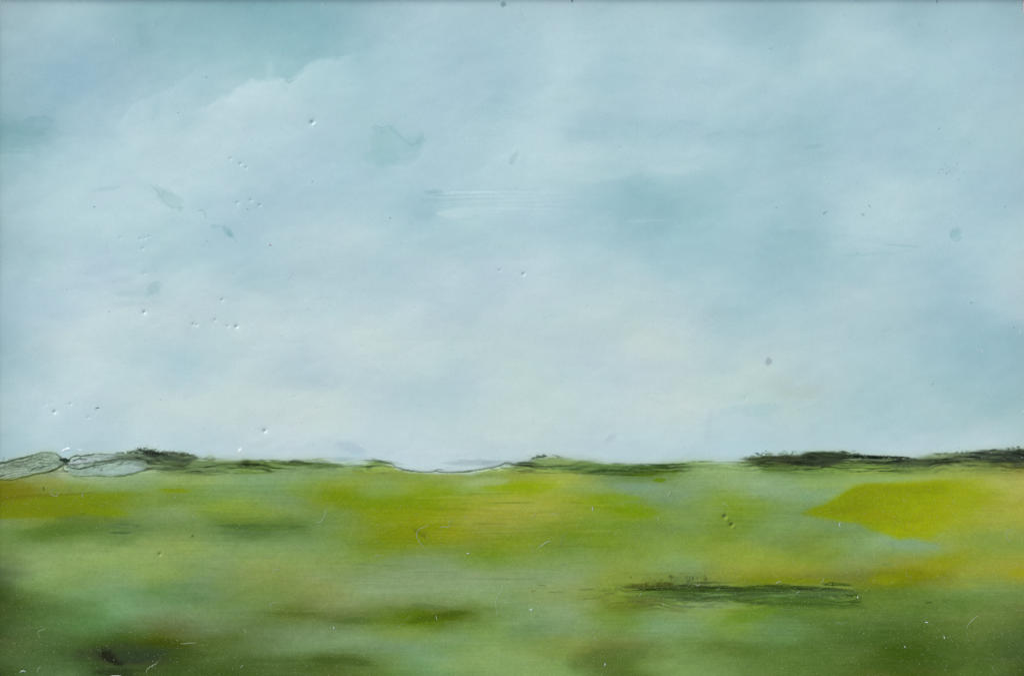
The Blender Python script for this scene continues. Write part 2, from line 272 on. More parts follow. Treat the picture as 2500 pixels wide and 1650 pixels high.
FD += (big*10 + mid*8)[...,None]*np.array([1,1,.7]) + (drag*band*12 + weave*7)[...,None]*np.array([1,1,.8])
FD += (fbm(CX/48, CY/14, 51, 4)-.5)[...,None]*np.array([8,2,13])
grain = np.random.default_rng(5).normal(0,1,(NH,NW))
_yl = smooth((45-FD[...,2])/40); _m = np.array([110,140,70.]); _l = ((FD-_m)@np.array([.3,.55,.15]))[...,None]
FD = np.clip(FD,0,255); FD = _m + _l + (FD-_m-_l)*np.array([.84,.86,.72]); FD[...,0] = np.minimum(FD[...,0], FD[...,1]*(.945-.07*smooth((CY-1425)/30)))
FD += np.array([4,2,-4]) + (smooth((1350-CX)/300)*smooth((CY-1480)/60))[...,None]*np.array([3,5,9]) - _yl[...,None]*np.array([4,2,12])
for x_,y_,rx_,ry_,k_ in ((120,1240,280,38,.12),(1990,1408,260,20,.13),(2230,1405,160,20,.06),(2420,1250,140,90,.05),(2300,1560,260,60,.10),(230,1600,380,70,.08),(10,1500,50,200,.08)):  # regional darkening; left edge and bottom left have edge shading painted in
    FD *= 1-(k_*np.exp(-((CX-x_)/rx_)**2-((CY-y_)/ry_)**2))[...,None]
_lu = (FD@np.array([.3,.55,.15]))[...,None]; FD = _lu+(FD-_lu)*(.93+.07*_yl[...,None])
FD = np.clip(FD, 0, 255)
COL = np.zeros((NH,NW,3)); HG = np.zeros((NH,NW))
sl_x = np.array([p[0] for p in SKYLINE], float); sl_y = np.array([p[1] for p in SKYLINE], float)
top1 = np.interp(gx, sl_x, sl_y) + (fbm(gx/16, gx*0, 61, 3)-.5)*3.0
TOP = np.broadcast_to(top1[None,:], (NH,NW))
soft = 6.0 + 9.0*smooth((fbm(gx/90, gx*0+4, 65, 2)-.3)/.4)
MIX = smooth((CY-TOP+soft*.4)/(soft[None,:]*1.6))
edge = np.exp(-((CY-TOP+2)/8.0)**2)[...,None]
FD = np.clip(FD, 0, 255); SK = np.clip(SK, 0, 235)
COL = SK*(1-MIX[...,None])+FD*MIX[...,None]
COL += edge*(np.array([172,192,172])-COL)*.4
def win(x0,x1,y0,y1):
    a = max(0,int((x0-gx[0])/ST)); b = min(NW,int((x1-gx[0])/ST)+2); c = max(0,int((y0-gy[0])/ST)); d_ = min(NH,int((y1-gy[0])/ST)+2)
    return slice(c,max(c,d_)), slice(a,max(a,b))
_s = [100]
def mask_noise(mode, x, y, ca, sa, s):
    u = x*ca+y*sa; v = -x*sa+y*ca
    if mode == 'streak': return smooth((.6*vn(u/90, v/3.4, s)+.4*vn(u/30, v/2.4, s+1)-.36)/.24)
    if mode == 'fine': return smooth((.6*vn(u/60, v/2.8, s)+.4*vn(u/16, v/2.4, s+1)-.24)/.36)
    if mode == 'speck': return smooth((.5*vn(u/4.5, v/3.0, s)+.5*vn(u/13, v/6.0, s+1)-.48)/.14)
    if mode == 'mat': return smooth((.55*vn(u/3.5, v/2.6, s)+.45*vn(u/30, v/3.0, s+1)-.30)/.28)
    if mode == 'vert': return smooth((.55*vn(u/2.6, v/15, s)+.45*vn(u/14, v/9, s+1)-.47)/.14)
    return 1.0
def dab(cx, cy, rx, ry, col, a=.8, ang=0, mode='soft', hard=.25, rough=.45, h=0.0):
    """one dab of pigment: a wandering ellipse; hard = how crisp its rim is"""
    _s[0] += 7; s = _s[0]; ca, sa = math.cos(math.radians(ang)), math.sin(math.radians(ang))
    R = max(rx,ry)*1.9+6; ym = abs(sa)*rx*1.9+ry*1.9+6
    W = win(cx-R, cx+R, cy-ym, cy+ym); x = CX[W]-cx; y = CY[W]-cy
    u = (x*ca+y*sa)/rx; v = (-x*sa+y*ca)/ry
    r = np.sqrt(u*u+v*v) + (fbm(u*2.2+s, v*2.2, s, 4)-.5)*2*rough
    m = smooth((1.0+(1-hard)*.45-r)/max((1-hard)*.9,.04))*a
    m = m*mask_noise(mode, CX[W], CY[W], ca, sa, s)
    COL[W] += m[...,None]*(np.array(col,float)-COL[W]); HG[W] += m*h
    return W, m
def stroke(P, wd, col, a=.8, soft_=1.0, vary=.5, h=0.0, fade=0.12, wob=1.0):
    _s[0] += 7; s = _s[0]; P = np.array(P, float); pad = wd*2+5
    W = win(P[:,0].min()-pad, P[:,0].max()+pad, P[:,1].min()-pad, P[:,1].max()+pad)
    if CX[W].size == 0: return
    x = CX[W]+(vn(CX[W]/7,CY[W]/7,s+3)-.5)*wob*2; y = CY[W]+(vn(CX[W]/6,CY[W]/6,s+4)-.5)*wob*2
    D = np.full(x.shape, 1e9); T = np.zeros(x.shape)
    L = np.r_[0, np.cumsum(np.hypot(*np.diff(P,axis=0).T))]
    for i in range(len(P)-1):
        a0 = P[i]; d_ = P[i+1]-a0; ll = max(d_@d_, 1e-6)
        t = np.clip(((x-a0[0])*d_[0]+(y-a0[1])*d_[1])/ll, 0, 1)
        dd = np.hypot(x-a0[0]-t*d_[0], y-a0[1]-t*d_[1]); b = dd < D
        D = np.where(b, dd, D); T = np.where(b, (L[i]+t*(L[i+1]-L[i]))/L[-1], T)
    n = vn(T*L[-1]/22, T*0, s); wloc = wd*.5*(1-vary+vary*2*n)
    ends = smooth(np.minimum(T,1-T)/fade) if fade else 1.0
    m = smooth((wloc+soft_-D)/(soft_+.8))*a*(.55+.45*ends)
    COL[W] += m[...,None]*(np.array(col,float)-COL[W]); HG[W] += m*h
def shore(P, dcol, width, side=1, a=1.0):
    P = np.array(P,float); _s[0] += 7; s = _s[0]
    W = win(P[:,0].min()-8,P[:,0].max()+8,P[:,1].min()-width*2-8,P[:,1].max()+width*2+8); x = CX[W]; y = CY[W]+(fbm(CX[W]/18,CY[W]/18,s,4)-.5)*26
    f = np.interp(x, P[:,0], P[:,1]); e = (y-f)*side; t = (x-P[0,0])/(P[-1,0]-P[0,0])
    m = smooth((e+6)/14)*np.exp(-np.maximum(e,0)/width)*smooth(t/.18)*smooth((1-t)/.18)*a*(.4+.6*fbm(x/60,y/60,s+2,2)*1.6)
    COL[W] += m[...,None]*np.array(dcol,float); HG[W] += m*.2*(1 if sum(dcol)>0 else -1)
# ---- sky: thin glazes, drips, scumbles
for q in [(930,345,26,34,(158,195,201),.55,20,.6),(1000,350,30,20,(158,196,202),.5,-15,.6),(945,375,40,16,(155,194,200),.4,0,.3),(925,318,20,8,(150,188,196),.45,20,.7),
          (975,330,46,5,(146,186,194),.35,42,.6),(1025,340,8,16,(152,190,198),.4,20,.6),(420,488,34,17,(160,194,198),.5,28,.6),(392,468,20,8,(160,192,200),.35,45,.5),
          (258,462,35,7,(158,190,198),.3,-8,.3),(555,565,16,8,(146,186,194),.75,40,.5),(562,572,9,6,(132,176,184),.6,60,.6),(520,553,6,6,(150,190,196),.5,80,.5),
          (380,265,10,28,(158,194,203),.4,8,.4),(345,70,14,40,(138,178,188),.3,-4,.4),(350,100,22,16,(134,174,184),.35,30,.3),(60,322,60,13,(136,178,186),.5,-3,.5),(30,350,50,9,(140,180,188),.4,0,.4),
          (40,372,34,4,(132,172,180),.4,0,.4),(700,185,18,34,(160,198,205),.5,18,.4),(1060,472,22,7,(140,180,190),.6,0,.2),(1050,490,22,6,(146,186,196),.4,0,.2),(1035,520,30,18,(156,192,203),.4,0,.2),
          (1740,330,36,6,(152,186,200),.25,-14,.2),(2335,572,14,14,(148,188,196),.75,0,.75),(1985,358,26,5,(140,180,188),.45,-8,.2),(2200,600,42,3,(146,188,196),.45,3,.3),(2130,620,60,4,(150,190,198),.3,-4,.2),
          (1255,385,7,18,(152,184,190),.45,30,.5),(1700,385,40,4,(160,194,200),.3,-18,.2),(2400,580,35,8,(156,192,203),.25,-5,.1),(1990,955,30,12,(172,192,186),.3,-25,.1),(1940,955,40,10,(174,194,186),.35,-10,.1),
          (1877,883,9,9,(150,166,174),.7,0,.2),(1229,12,7,6,(120,155,163),.8,0,.3),(378,703,22,12,(150,184,190),.5,-45,.1),(330,720,45,10,(166,196,202),.4,8,.1),(1690,300,30,10,(150,190,200),.2,0,.1),
          (1150,1128,50,7,(158,178,184),.6,-2,.1),(1210,1131,45,8,(148,168,174),.6,2,.1),(1110,1130,30,4,(172,190,194),.4,0,.1),(850,1090,40,10,(170,192,205),.5,15,.1),(1490,1070,16,7,(168,190,196),.4,-40,.2),(840,1120,28,5,(150,178,182),.4,0,.1),
          (1840,1000,60,16,(164,196,200),.35,0,.1),(1730,1040,8,40,(172,196,204),.35,10,.1),(1720,1390,1,1,(120,150,100),.0,0,.1)]:
    dab(q[0],q[1],q[2],q[3],q[4],q[5],q[6],hard=q[7],rough=.55)
shore([(440,275),(500,262),(545,240),(590,212),(612,196),(655,199),(690,191),(702,201),(724,190),(742,170),(765,152),(810,145),(880,140)],(16,10,9),60,1,.9)
shore([(440,275),(500,262),(545,240),(590,212),(612,196),(655,199),(690,191),(702,201),(724,190),(742,170),(765,152),(810,145),(880,140)],(-12,-8,-8),40,-1,.7)
shore([(270,330),(310,270),(360,240),(420,215),(450,190),(500,150)],(12,9,8),50,1,.7); shore([(-20,305),(40,298),(115,284),(150,292)],(-20,-14,-14),40,1,.9); shore([(-20,374),(30,372),(90,366)],(10,8,7),26,1,.8)
shore([(300,395),(350,440),(420,470),(450,505)],(8,7,6),30,-1,.6); shore([(600,130),(700,140),(800,150),(900,120),(960,90),(1010,40)],(10,8,8),50,1,.6)
shore([(905,395),(950,410),(1010,400),(1040,360)],(-14,-8,-8),26,-1,.8); shore([(130,275),(180,262),(260,250)],(10,7,7),30,1,.6); shore([(1040,505),(1100,512),(1250,506),(1380,515)],(10,8,7),18,1,.7)
shore([(1860,575),(1960,560),(2040,575),(2200,590)],(8,7,6),36,-1,.5); shore([(1500,440),(1600,425),(1700,432),(1800,440)],(-10,-5,-5),60,1,.6); shore([(540,1120),(640,1100),(760,1085),(880,1105),(960,1125)],(-14,-8,-3),16,1,.6)
shore([(1380,1085),(1430,1072),(1500,1068),(1600,1080)],(-9,-6,-4),20,1,.5); shore([(1560,310),(1700,300),(1850,322),(1950,300)],(-7,-5,-4),30,1,.6); shore([(180,790),(260,760),(360,745),(470,752)],(8,6,3),50,1,.6)
dab(955,345,40,30,(156,196,201),.5,25,hard=.35,rough=.8); dab(930,385,40,22,(154,194,199),.55,0,hard=.5,rough=.7); dab(1012,352,28,12,(152,192,198),.5,-30,hard=.35,rough=.8)
for q in [(1120,524,48,9,(188,214,218),.7),(1200,515,90,7,(182,210,218),.5),(1390,430,120,18,(184,213,217),.4),(1650,415,60,12,(184,211,216),.35),(660,185,10,30,(182,212,218),.35),(620,210,36,10,(182,212,219),.35),
          (1180,470,120,3,(190,215,221),.5),(1170,481,110,2.4,(188,214,220),.5),(1210,492,130,2.4,(186,213,219),.45),(1250,503,140,3,(184,212,218),.3),(2120,600,30,8,(180,208,214),.3),(1580,540,50,3,(170,203,210),.4),
          (345,345,34,30,(188,211,219),.5),(410,300,16,50,(184,211,218),.3),(2240,470,60,22,(184,211,216),.3),(1080,1105,90,6,(198,212,216),.3)]:
    dab(q[0],q[1],q[2],q[3],q[4],q[5],-1,'soft',hard=.15,rough=.5,h=.25)
for k in range(9):
    y0 = 466+k*6.2+rng.normal(0,2.2); stroke([(1040+k*6+rng.uniform(-20,40),y0+4),(1110,y0),(1180,y0-2),(1260,y0-1),(1300+rng.uniform(-60,110),y0+2+rng.normal(0,2))], rng.uniform(1.4,2.8), (190,215,220) if k%2 else (166,198,208), rng.uniform(.18,.42), 1.6, .9, h=.35 if k%2 else -.2)
stroke([(485,515),(492,512),(499,519),(503,534)],2.2,(140,178,186),.6); stroke([(520,552),(534,552),(545,555),(552,563),(560,574),(569,580),(578,590)],2.4,(138,178,186),.65)
stroke([(365,450),(382,466),(392,480),(405,497),(420,508),(440,508),(449,506)],2.2,(150,182,190),.5); stroke([(906,312),(915,305),(928,313),(950,308),(962,322),(985,342),(1003,354),(1020,350),(1030,335)],2.2,(134,174,184),.5)
stroke([(905,390),(960,392),(1000,388),(1020,370)],2,(150,188,195),.35); stroke([(600,195),(640,198),(670,192),(700,200),(722,188),(740,170),(760,155),(800,146),(850,138)],2.5,(188,214,220),.25,2.0,h=.25); stroke([(698,198),(706,201),(716,196)],3,(134,176,182),.6)
stroke([(2335,556),(2347,562),(2350,574),(2343,585),(2333,588),(2323,582),(2320,570),(2326,559),(2335,556)],1.6,(132,174,184),.55,fade=0)
stroke([(1688,0),(1688,1)],1,(60,80,80),.1); stroke([(2288,-2),(2287,7)],1.8,(50,70,72),.9,fade=0); stroke([(1396,2),(1397,5)],2.4,(60,80,80),.9,fade=0)
stroke([(2010,523),(2018,515)],2.4,(110,140,140),.7); stroke([(2104,522),(2109,527)],2,(120,140,130),.6); stroke([(1550,297),(1556,300),(1556,330)],2,(148,182,196),.5)
stroke([(2295,290),(2310,282)],1.5,(150,180,190),.2); stroke([(1267,20),(1280,45)],1.6,(152,178,180),.4); stroke([(240,462),(280,460)],2.6,(156,188,196),.4)
# white ridge marks just above the skyline
stroke([(152,1101),(163,1096),(172,1095)],3,(226,240,248),.9,h=1.2); stroke([(163,1096),(166,1090)],2,(226,240,248),.8); stroke([(190,1096),(198,1098)],3.5,(214,230,238),.8)
stroke([(584,1101),(589,1096)],4.5,(232,240,240),.8,h=1); 
# ---- far hills at the left
HILL1 = [(-10,1134),(15,1128),(40,1122),(60,1117),(78,1112),(95,1105),(110,1103),(125,1103),(138,1108),(148,1116),(152,1128),(152,1138),(135,1145),(118,1151),(100,1155),(80,1159),(60,1164),(40,1169),(20,1172),(-10,1170)]
HILL2 = [(160,1141),(172,1128),(180,1116),(205,1113),(240,1107),(287,1110),(330,1118),(357,1126),(360,1134),(356,1144),(345,1150),(325,1156),(305,1160),(285,1163),(260,1163),(235,1161),(215,1162),(190,1162),(170,1154)]
def poly_mask(poly, x, y):
    P = np.array(poly,float); ins = np.zeros(x.shape,bool); j = len(P)-1
    for i in range(len(P)):
        c = ((P[i,1] > y) != (P[j,1] > y)) & (x < (P[j,0]-P[i,0])*(y-P[i,1])/(P[j,1]-P[i,1]+1e-9)+P[i,0]); ins ^= c; j = i
    return ins
def blend_poly(poly, colf, a=1.0, blur=1, fade=None):
    P = np.array(poly,float); W = win(P[:,0].min()-8,P[:,0].max()+8,P[:,1].min()-8,P[:,1].max()+8)
    m = poly_mask(poly, CX[W]+(fbm(CX[W]/9,CY[W]/9,77,2)-.5)*4, CY[W]+(fbm(CX[W]/9,CY[W]/9,78,2)-.5)*3).astype(float)
    for _ in range(blur):
        p = np.pad(m,1,'edge'); m = (p[1:-1,1:-1]*2+p[:-2,1:-1]+p[2:,1:-1]+p[1:-1,:-2]+p[1:-1,2:])/6
    if fade: m = m*(1-smooth((CX[W]+(CY[W]-1230)*.5+(fbm(CX[W]/40,CY[W]/12,79,3)-.5)*70-fade[0])/(fade[1]-fade[0])))
    m *= a; COL[W] += m[...,None]*(colf(CX[W],CY[W])-COL[W]); return W, m
def hill1(x, y):
    w_ = y + 9*np.sin((x-30)/42.0) + (fbm(x/26,y/18,90,3)-.5)*16
    g = np.sin(w_*.95)*.5+.5; t = smooth((x-20)/120)[...,None]; b = smooth((y-1150-12*np.cos(x/50))/16)[...,None]
    c = np.array([138,158,140])*(1-t)+np.array([142,168,150])*t; c = c*(1-b)+np.array([140,160,110])*b*1.0
    return c+((g-.5)*34 + (fbm(x/7,y/4,92,3)-.5)*60)[...,None]
def hill2(x, y):
    t = smooth((x-170)/150)[...,None]; u = smooth((y-1112)/45)[...,None]
    c = np.array([148,172,160])*(1-t)+np.array([152,178,172])*t; c = c*(1-u*.35)+np.array([135,165,140])*u*.35
    g = np.sin((x*.75+y*1.1)*.9)*smooth((x-290)/30)*8
    return c+((fbm(x/24,y/5,95,3)-.5)*56+(fbm(x/6,y/5,96,2)-.5)*30+g)[...,None]
W,m = blend_poly(HILL1, hill1, .85, blur=2); HG[W] += m*(np.sin((CY[W]+9*np.sin((CX[W]-30)/42.0)+(fbm(CX[W]/26,CY[W]/18,90,3)-.5)*16)*.95)*.5+.8)
W,m = blend_poly(HILL2, hill2, .82, blur=3); HG[W] += m*(.6+(fbm(CX[W]/22,CY[W]/4,95,3)-.5)*.8)
dab(205,1125,40,6,(176,192,196),.7,-6,hard=.4); dab(255,1118,40,8,(150,168,165),.5,0,'speck'); dab(186,1132,14,6,(172,186,190),.7,-30,hard=.4); dab(330,1141,28,10,(166,190,190),.5,0,hard=.2); dab(280,1150,60,7,(160,186,180),.5,0,hard=.2)
DK = (38,50,38)
dab(60,1128,60,6,(92,108,84),.6,-14,'mat'); dab(90,1140,60,14,(110,130,112),.4,20,'fine')
dab(20,1125,14,10,(120,145,128),.6,0,'speck',rough=.6)
stroke([(-5,1131),(15,1128),(40,1121),(60,1117),(78,1113)],3.2,(45,60,38),.75,1.2,.9); stroke([(78,1113),(95,1105),(110,1104),(125,1103),(138,1108),(150,1117),(156,1122)],2.2,(80,100,78),.65); stroke([(92,1108),(112,1107),(128,1109),(142,1117)],1.6,(165,190,165),.6)
stroke([(72,1150),(85,1144),(98,1140),(112,1137)],2.6,(42,58,38),.85); stroke([(-4,1161),(11,1162)],2.6,(35,48,20),.9)
stroke([(-5,1170),(20,1172),(40,1169),(60,1164),(80,1159),(100,1155),(118,1152),(135,1145),(150,1139),(154,1134)],2.8,(72,85,30),.8); stroke([(118,1152),(135,1145),(150,1139)],4,(60,72,50),.6)
dab(158,1124,12,6,(28,38,34),.95,15,hard=.5,h=-.4); dab(148,1141,8,6,(75,85,65),.8,-20,'speck'); dab(150,1130,20,8,(95,115,95),.4,0)
stroke([(144,1115),(150,1121),(160,1127),(168,1124),(172,1117),(188,1112),(205,1113),(218,1111),(230,1108)],3.2,(40,52,42),.85,h=-.4)
stroke([(228,1109),(240,1107),(255,1109),(275,1109),(290,1111)],2.2,(70,86,70),.6,1.4,.9); stroke([(178,1126),(187,1122),(197,1118)],3,(45,55,50),.85); stroke([(195,1120),(212,1121)],3.4,(42,52,48),.8)
stroke([(219,1130),(240,1128),(262,1125),(278,1121),(290,1119),(312,1119)],2.8,(60,75,52),.8); stroke([(190,1134),(200,1132),(220,1130)],1.8,(80,98,82),.7); stroke([(176,1132),(181,1137),(190,1138)],1.8,(80,90,80),.7)
stroke([(161,1141),(170,1140),(185,1143),(196,1144),(210,1141),(228,1136),(250,1133),(268,1130),(290,1127)],2.6,(55,72,52),.85,h=-.3); stroke([(153,1144),(160,1150),(167,1152)],2.2,(62,80,50),.8)
stroke([(180,1162),(215,1162),(235,1161),(260,1163),(285,1163),(305,1160),(325,1156),(345,1150),(362,1146),(380,1143)],2.6,(76,100,58),.65,1.4,.9,h=-.3); stroke([(165,1155),(185,1166),(215,1170)],1.8,(98,120,70),.5); stroke([(246,1149),(248,1144)],2.2,(70,85,78),.7); stroke([(229,1141),(232,1139)],3,(80,100,90),.6)
for k in range(16):
    xa = rng.uniform(0,330); base = np.interp(xa,[0,80,150,180,330],[1140,1125,1132,1128,1132]); ln = rng.uniform(12,46)
    stroke([(xa,base+rng.normal(0,9)),(xa+ln*.5,base+rng.normal(0,7)),(xa+ln,base+rng.normal(0,7))], rng.uniform(1.5,3), (72,88,70), rng.uniform(.2,.5), 1.6, 1.0, fade=.4)
# ---- the dark scrub running right from the hills
dab(330,1114,60,7,(85,100,80),.8,-3,'fine',rough=.3); dab(300,1122,60,6,(92,110,84),.6,-8,'streak')
dab(400,1121,85,11,(70,84,66),.85,4,'fine',rough=.3); dab(352,1099,17,5,(32,42,38),.95,10,'mat',rough=.7,h=.5); dab(372,1106,38,6,(34,42,38),.95,12,'mat',rough=.6,h=.5)
dab(362,1093,24,5,(96,112,98),.5,0,'speck',rough=.8); dab(330,1103,34,4,(70,88,66),.7,-6,'speck'); dab(305,1105,22,3,(70,90,66),.6,-4,'speck'); dab(425,1107,50,7,(78,92,70),.7,6,'speck'); dab(445,1109,36,4,(62,72,52),.85,8,'mat')
dab(395,1108,26,4,(45,52,46),.9,8,'mat')
stroke([(460,1112),(475,1114),(486,1120)],2,(80,100,66),.6); stroke([(486,1121),(500,1118),(508,1114),(517,1113),(524,1118)],2,(96,120,84),.6)
dab(440,1130,90,13,(92,114,78),.7,2,'streak',rough=.3); dab(375,1138,16,8,(128,142,126),.5,0); dab(400,1134,24,5,(150,172,152),.5,0,hard=.2)
dab(470,1148,75,9,(78,104,62),.75,3,'streak'); dab(510,1152,52,7,(78,106,58),.8,2,'streak'); dab(440,1158,90,5,(120,140,80),.5,1,'streak')
dab(560,1135,90,10,(110,134,84),.6,1,'streak'); dab(625,1141,58,7,(72,100,32),.85,0,'streak'); dab(620,1152,40,6,(88,115,40),.7,0,'streak'); dab(720,1136,95,8,(88,116,66),.75,1,'streak'); dab(780,1133,55,4,(66,92,40),.7,2,'streak'); dab(690,1124,80,4,(130,155,118),.6,0,'streak'); dab(790,1121,22,3,(110,125,52),.75,2,'streak'); dab(836,1122,6,2,(70,85,75),.8,-10,'speck')
dab(900,1134,60,8,(98,126,80),.6,-2,'streak'); dab(930,1128,40,5,(78,104,58),.6,4,'streak')
M_EDGE = [(908,1119),(917,1123),(935,1127),(955,1132),(965,1139),(985,1146),(1010,1150),(1030,1152),(1050,1152),(1062,1150),(1080,1152),(1100,1153),(1130,1152),(1155,1149),(1180,1145),(1200,1141),(1220,1137),(1235,1130),(1248,1129)]
stroke(M_EDGE,2.6,(56,74,34),.8,1.2,.7,h=-.8,fade=.05,wob=.6); stroke([(x,y-4.5) for x,y in M_EDGE],5,(176,194,200),.35,2.5,.3,h=.9,wob=.6)
stroke([(1060,1150),(1068,1146),(1082,1146)],1.8,(80,95,80),.6)
dab(1290,1140,60,7,(84,112,66),.7,1,'streak'); dab(1240,1138,30,7,(92,120,68),.6,0,'streak'); dab(1335,1114,40,4,(96,112,100),.7,2,'speck'); dab(1310,1117,22,3,(64,80,64),.75,-12,'mat'); dab(1400,1117,60,5,(112,138,92),.6,3,'streak')
dab(1370,1128,60,6,(128,155,88),.5,0,'streak'); dab(1440,1143,95,9,(74,102,54),.75,2,'streak'); dab(1500,1154,90,6,(50,78,28),.85,1,'streak'); dab(1545,1156,60,5,(58,70,20),.85,-1,'fine'); dab(1600,1155,55,6,(82,112,20),.8,-3,'fine'); dab(1610,1172,16,5,(96,128,12),.8,0)
dab(1540,1143,90,6,(66,94,50),.75,-1,'streak'); dab(1630,1137,65,6,(52,80,34),.85,-3,'streak'); dab(1670,1148,30,4,(78,104,48),.6,0,'streak'); dab(1680,1128,60,4,(130,158,112),.5,-2,'streak'); stroke([(1545,1134),(1620,1133),(1650,1135)],1.6,(60,70,60),.5)
stroke([(1660,1130),(1720,1126),(1800,1128),(1860,1122)],1.8,(95,118,80),.5)
# ---- tree line at the right
T1=(50,58,46)
dab(1888,1118,50,6,(72,88,58),.85,-4,'streak'); dab(1905,1119,60,7,(58,64,48),.85,3,'fine',rough=.3,h=.3); dab(1850,1117,34,3,(80,104,64),.7,-8,'streak'); dab(1862,1112,42,5,(90,112,88),.6,-8,'speck')
dab(1925,1106,26,5,(96,124,100),.6,-4,'speck'); dab(1930,1124,70,8,(56,60,48),.85,4,'fine',rough=.3,h=.4); dab(1965,1127,50,10,(52,60,46),.88,2,'mat',rough=.3,h=.4); dab(1972,1125,18,6,(26,34,20),.9,20,'mat'); dab(1990,1112,50,8,(66,84,64),.85,-6,'fine',rough=.3,h=.3)
dab(2015,1108,55,7,(62,78,58),.85,0,'streak'); dab(2022,1120,52,13,(52,64,48),.85,3,'streak',rough=.35,h=.4); dab(2030,1104,50,3,(88,108,78),.7,2,'streak'); dab(2062,1103,10,2.2,(62,76,62),.8,12); dab(2080,1109,30,3,(92,112,92),.7,5,'streak')
dab(2010,1132,34,7,(54,66,46),.8,-6,'mat'); dab(1975,1140,36,6,(58,74,40),.8,4,'fine'); dab(1880,1141,24,5,(64,94,22),.75,0,'fine'); dab(1925,1138,34,5,(48,72,18),.8,2,'fine'); dab(1860,1130,70,3,(72,92,30),.75,2,'streak'); dab(1830,1140,5,4,(66,88,50),.8,-30,'speck'); dab(1915,1150,60,5,(92,124,50),.6,0,'streak'); dab(1990,1147,60,4,(90,124,52),.55,-2,'streak')
dab(2100,1115,60,5.5,(28,36,30),.95,1,'mat',rough=.25,h=.7); dab(2160,1117,60,5,(22,30,24),.97,1,'mat',rough=.25,h=.7); dab(2200,1118,36,5,(34,40,34),.92,4,'mat',rough=.3,h=.6)
stroke([(2058,1121),(2100,1121),(2170,1122),(2215,1123)],1.8,(150,165,145),.75,h=.3); stroke([(2062,1124),(2110,1124),(2160,1124.5)],2,(42,52,42),.8); stroke([(2060,1127),(2120,1126),(2160,1127)],1.6,(135,152,120),.6)
dab(2150,1131,60,7,(84,96,70),.75,1,'fine'); dab(2205,1132,40,9,(66,76,64),.85,-4,'mat',rough=.3); dab(2255,1132,55,8,(92,108,78),.75,1,'fine'); dab(2100,1136,70,5,(104,136,48),.6,0,'streak'); dab(2200,1144,80,4,(98,126,62),.6,1,'streak'); dab(2320,1136,70,5,(104,122,74),.7,-1,'streak')
dab(2300,1118,60,9,(118,136,100),.7,-2,'streak'); dab(2292,1110,8,3,(72,86,54),.9,10,'mat'); dab(2328,1109,8,3,(84,100,78),.8,-12,'mat'); dab(2340,1110,60,4,(96,114,86),.7,2,'streak'); dab(2400,1107,55,8,(72,86,68),.85,1,'streak',rough=.3,h=.4); dab(2423,1099,10,2.4,(72,84,66),.85,-8)
dab(2460,1112,46,15,(52,60,54),.86,2,'streak',rough=.35,h=.5); dab(2462,1116,20,9,(22,28,24),.95,25,'mat',rough=.6,h=.5); dab(2440,1104,36,5,(74,86,66),.8,0,'fine'); dab(2470,1095,12,3,(58,70,48),.9,4,'mat'); dab(2492,1099,12,4,(84,104,50),.8,0,'fine'); dab(2490,1110,16,14,(44,50,44),.85,-10,'streak',rough=.4)
dab(2500,1134,30,4,(100,108,92),.75,-3,'fine'); dab(2470,1134,50,4,(108,126,78),.55,3,'streak'); stroke([(2440,1104),(2462,1108),(2470,1118),(2490,1120),(2506,1115)],1.6,(112,128,112),.6,h=.4); stroke([(2380,1108),(2430,1106),(2470,1106)],1.4,(128,142,122),.5)
for k in range(34):                                     # loose specks of scrub above the ridge
    xx = rng.choice([rng.normal(360,60), rng.normal(1880,45), rng.normal(2080,30), rng.uniform(2280,2500), rng.normal(1325,20)]); yy = np.interp(xx, sl_x, sl_y)-abs(rng.normal(0,2.6))+1
    dab(xx, yy, rng.uniform(1.3,4.5), rng.uniform(1,2.0), (70,86,72), rng.uniform(.35,.8), rng.uniform(-25,25), hard=.2)
dab(1848,1108,10,3,(60,78,78),.85,5,'mat',rough=.7); dab(1870,1101,1.6,2.2,(72,90,88),.8); dab(1914,1100,2,1.5,(90,110,110),.7); dab(2340,1093,2,1.3,(110,130,130),.5)
dab(450,1133,110,20,(98,116,84),.75,2,'fine',rough=.3); dab(400,1118,50,8,(62,74,60),.7,4,'fine'); dab(540,1140,110,14,(104,126,82),.6,1,'fine',rough=.3); dab(365,1108,30,7,(40,48,42),.8,8,'fine')
for (x_,y_,rx_,ry_,c_,a_,g_) in [(1900,1124,80,10,(54,62,46),.6,3),(1990,1120,75,14,(50,58,46),.6,-2),(2180,1127,90,8,(66,76,58),.55,1),(2450,1112,70,13,(50,56,50),.55,1),(1560,1152,90,7,(60,82,34),.7,0),(1900,1128,75,12,(64,76,46),.75,3),(1990,1124,70,16,(56,66,48),.8,-2),(2030,1112,60,8,(58,72,52),.7,3),(1930,1142,80,7,(78,102,50),.7,2),(2140,1134,100,8,(84,104,62),.7,0),(2230,1130,70,10,(76,92,60),.7,0),
   (2350,1117,100,10,(90,106,80),.65,-1),(2440,1114,70,16,(54,64,54),.8,1),(2490,1122,40,14,(58,66,52),.75,-4),(480,1138,120,14,(88,112,66),.65,2),(400,1136,60,12,(96,116,78),.6,2),(640,1136,120,10,(86,112,58),.65,0),(1500,1146,140,12,(84,112,60),.65,0),(1360,1136,90,10,(98,124,78),.55,2),(760,1134,70,7,(84,108,60),.6,1),(560,1148,90,8,(100,126,76),.5,1)]:
    dab(x_,y_,rx_,ry_,c_,a_,g_,'streak',rough=.3,h=.35)
yw = CY + (fbm(CX/70, CY/30, 181, 2)-.5)*22
comb = 0.0+(.45*vn(CX/85, yw/3.6, 182)+.35*vn(CX/30, yw/2.6, 183)+.2*vn(CX/9, yw/2.2, 184))-.5
